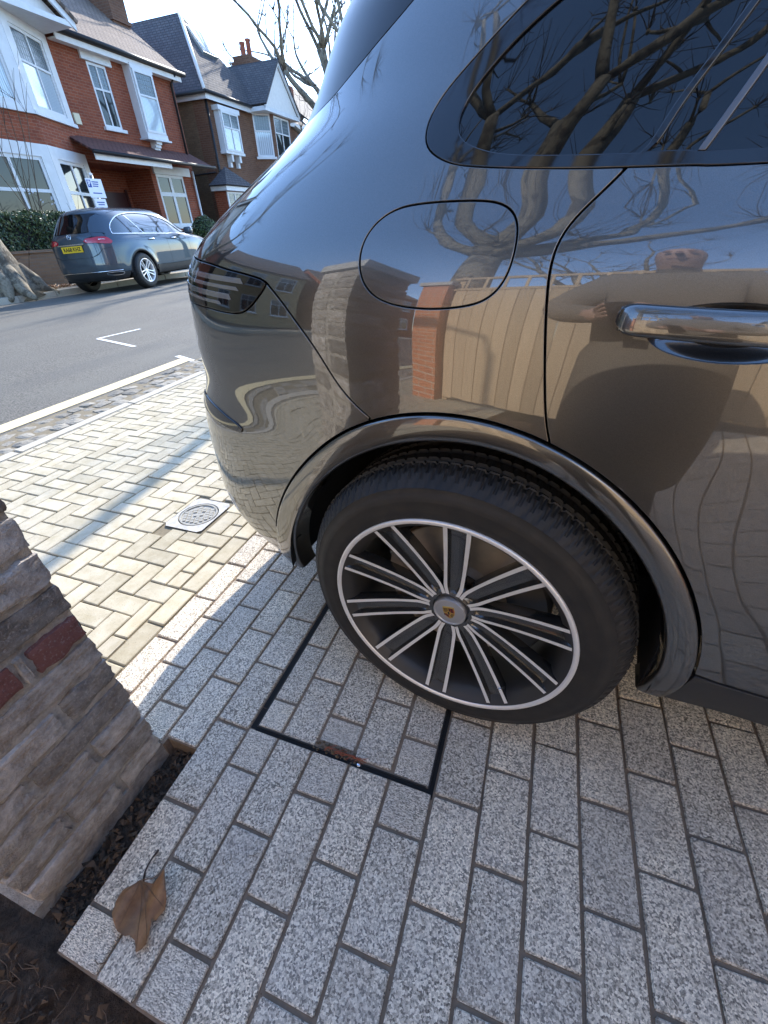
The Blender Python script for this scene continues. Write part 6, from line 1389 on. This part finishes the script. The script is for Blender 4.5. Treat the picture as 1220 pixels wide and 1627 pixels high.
    for hx in (0, 2.873):
        sg_ = 1 if not mir else -1; yb = .03 if not mir else 2 * GB.YC - .03; V = []
        for k in range(41):
            a = math.radians(-10 + 200 * k / 40)
            for r, dy in ((.41, .0), (.42, .4), (.02, .41)): V.append((hx + r * math.cos(a), yb + sg_ * dy, gz + r * math.sin(a)))
        MB().add(V, [(k * 3 + i, k * 3 + i + 1, k * 3 + i + 4, k * 3 + i + 3) for k in range(40) for i in range(2)]).build('wheel_well', 'liner', glc)
panel('tailgate', GB, join([(-1.095,.75),(-1.095,.95),(-1.21,.96),(-1.255,1.0),(-1.21,1.05),(-1.095,1.072),(-1.105,1.15)], [(S0,1.15),(S0,.705),(-1.2,.705)]), 'paint_graphite', glc, res=.05, gap=0, both=True)
panel('rear_window', GB, join(cr([(-1.115,1.155),(-1.125,1.28),(-1.065,1.42),(-.95,1.475)], .04), [(S0,1.49),(S0,1.155)]), 'tinted_glass', glc, res=.06, gap=0, both=True, off=-.003)
panel('roof', GB, join([(-.95,1.478)], xz([(-.42,1.445),(-.2,1.495),(.2,1.545),(.75,1.55),(1.18,1.505),(1.52,1.41)], .05), [(GB.s_of([1.52],[1.46])[0],1.46),(S1,1.57),(S1,2.1),(S0,2.1),(S0,1.495)]), 'paint_graphite', glc, res=.08, gap=0, both=True)
panel('windscreen', GB, join(xz([(1.54,1.40),(1.86,1.23),(2.12,1.055)]), [(S1,1.06),(S1,1.565),(GB.s_of([1.52],[1.46])[0],1.455)]), 'clear_tint_glass', glc, res=.08, gap=0, both=True, off=-.003)
shell('inner_shell', GB, glc, S0, S1, .30, 1.50, .03, 'liner', cut=lambda x, z: math.hypot(x, z - gz) < .46 or math.hypot(x - 2.873, z - gz) < .46, ns=100, nv=50)
MB().box(-.75, 3.4, .30, 1.59, .24, .45).build('underbody', 'liner', glc)
ce = [tuple(GB.S(s_, .430) + GB.N(s_, .430) * .004) for s_ in np.linspace(-.80, S0, 30)]; ce2 = [(x, 2 * GB.YC - y, z) for x, y, z in ce][::-1]
MB().tube(ce + ce2[1:], .010, 6).build('bumper_strip', 'chrome', glc, True)
# number plate and badge on the tailgate
xr = float(GB.S(S0, .86)[0]); pl = MB().box(xr - .022, xr - .010, GB.YC - .26, GB.YC + .26, .815, .930).build('number_plate', 'plate_yellow', glc)
RMX = Matrix(((0, 0, -1, 0), (-1, 0, 0, 0), (0, 1, 0, 0), (0, 0, 0, 1)))
text_mesh('plate_text', 'RA68 KHZ', .098, 'plate_black', pl, Matrix.Translation((xr - .0235, GB.YC, .872)) @ RMX, .0022, .98)
xb = float(GB.S(S0, 1.095)[0]); st = MB()
for k in range(3):
    a = PI / 2 + 2 * PI * k / 3; st.add([(0, .042 * math.cos(a), .042 * math.sin(a)), (0, .008 * math.cos(a + 1.05), .008 * math.sin(a + 1.05)), (-.008, 0, 0), (0, .008 * math.cos(a - 1.05), .008 * math.sin(a - 1.05))], [(0, 1, 2), (0, 2, 3)])
st.tube([(0, .046 * math.cos(t_), .046 * math.sin(t_)) for t_ in np.linspace(0, 2 * PI, 30)], .005, 6, cap=False); o = st.build('badge', 'chrome', glc); o.location = (xb - .012, GB.YC, 1.095); o.rotation_euler = (0, .35, 0)
MB().box(xr - .02, xr + .02, GB.YC - .33, GB.YC + .33, .945, .965).build('plate_trim', 'chrome', glc)
# wheels: five twin spokes
V, F = tyre_mesh(.36, .235, .24, 120, 40); tg_ = shade_auto(mesh_obj('tyre', V, F, 'tyre_rubber', glc), 40).data; bpy.data.objects.remove([o for o in glc.children if o.name.startswith('tyre')][0])
b = MB().lathe([(.24, .006), (.238, .0), (.226, .0), (.222, .008), (.212, .03), (.205, .12)], 60); rimm = b.build('rim', 'machined_alloy', glc, True); rd_ = rimm.data; bpy.data.objects.remove(rimm)
b = MB().lathe([(.0, .09), (.205, .09)], 40); o = b.build('rim_back', 'liner', glc); bk = o.data; bpy.data.objects.remove(o)
b = MB()
for sg_ in (-1, 1): b.add([(.03, .035, sg_ * .012), (.03, .035, sg_ * .030), (.224, .010, sg_ * .050), (.224, .010, sg_ * .028), (.03, .055, sg_ * .012), (.03, .055, sg_ * .030), (.224, .04, sg_ * .050), (.224, .04, sg_ * .028)], [(0, 1, 2, 3), (4, 7, 6, 5), (0, 3, 7, 4), (1, 5, 6, 2)])
o = b.build('spoke', 'machined_alloy', glc); spk = o.data; bpy.data.objects.remove(o)
b = MB().lathe([(.0, .028), (.038, .030), (.048, .038), (.05, .06)], 24); o = b.build('hub', 'machined_alloy', glc); hbm = o.data; bpy.data.objects.remove(o)
for (wx, wy, fl_) in ((0, .004, 0), (2.873, .004, 0), (0, 2 * GB.YC - .004, 1), (2.873, 2 * GB.YC - .004, 1)):
    w = empty('wheel', (wx, wy, gz), (0, 0, PI if fl_ else 0), glc)
    for n_m, m_ in (('tyre', tg_), ('rim', rd_), ('rim_back', bk), ('hub', hbm)): link(n_m, m_, w)
    for k in range(5): o = link('spoke', spk, w); o.rotation_euler = (0, math.radians(20 + 72 * k), 0)
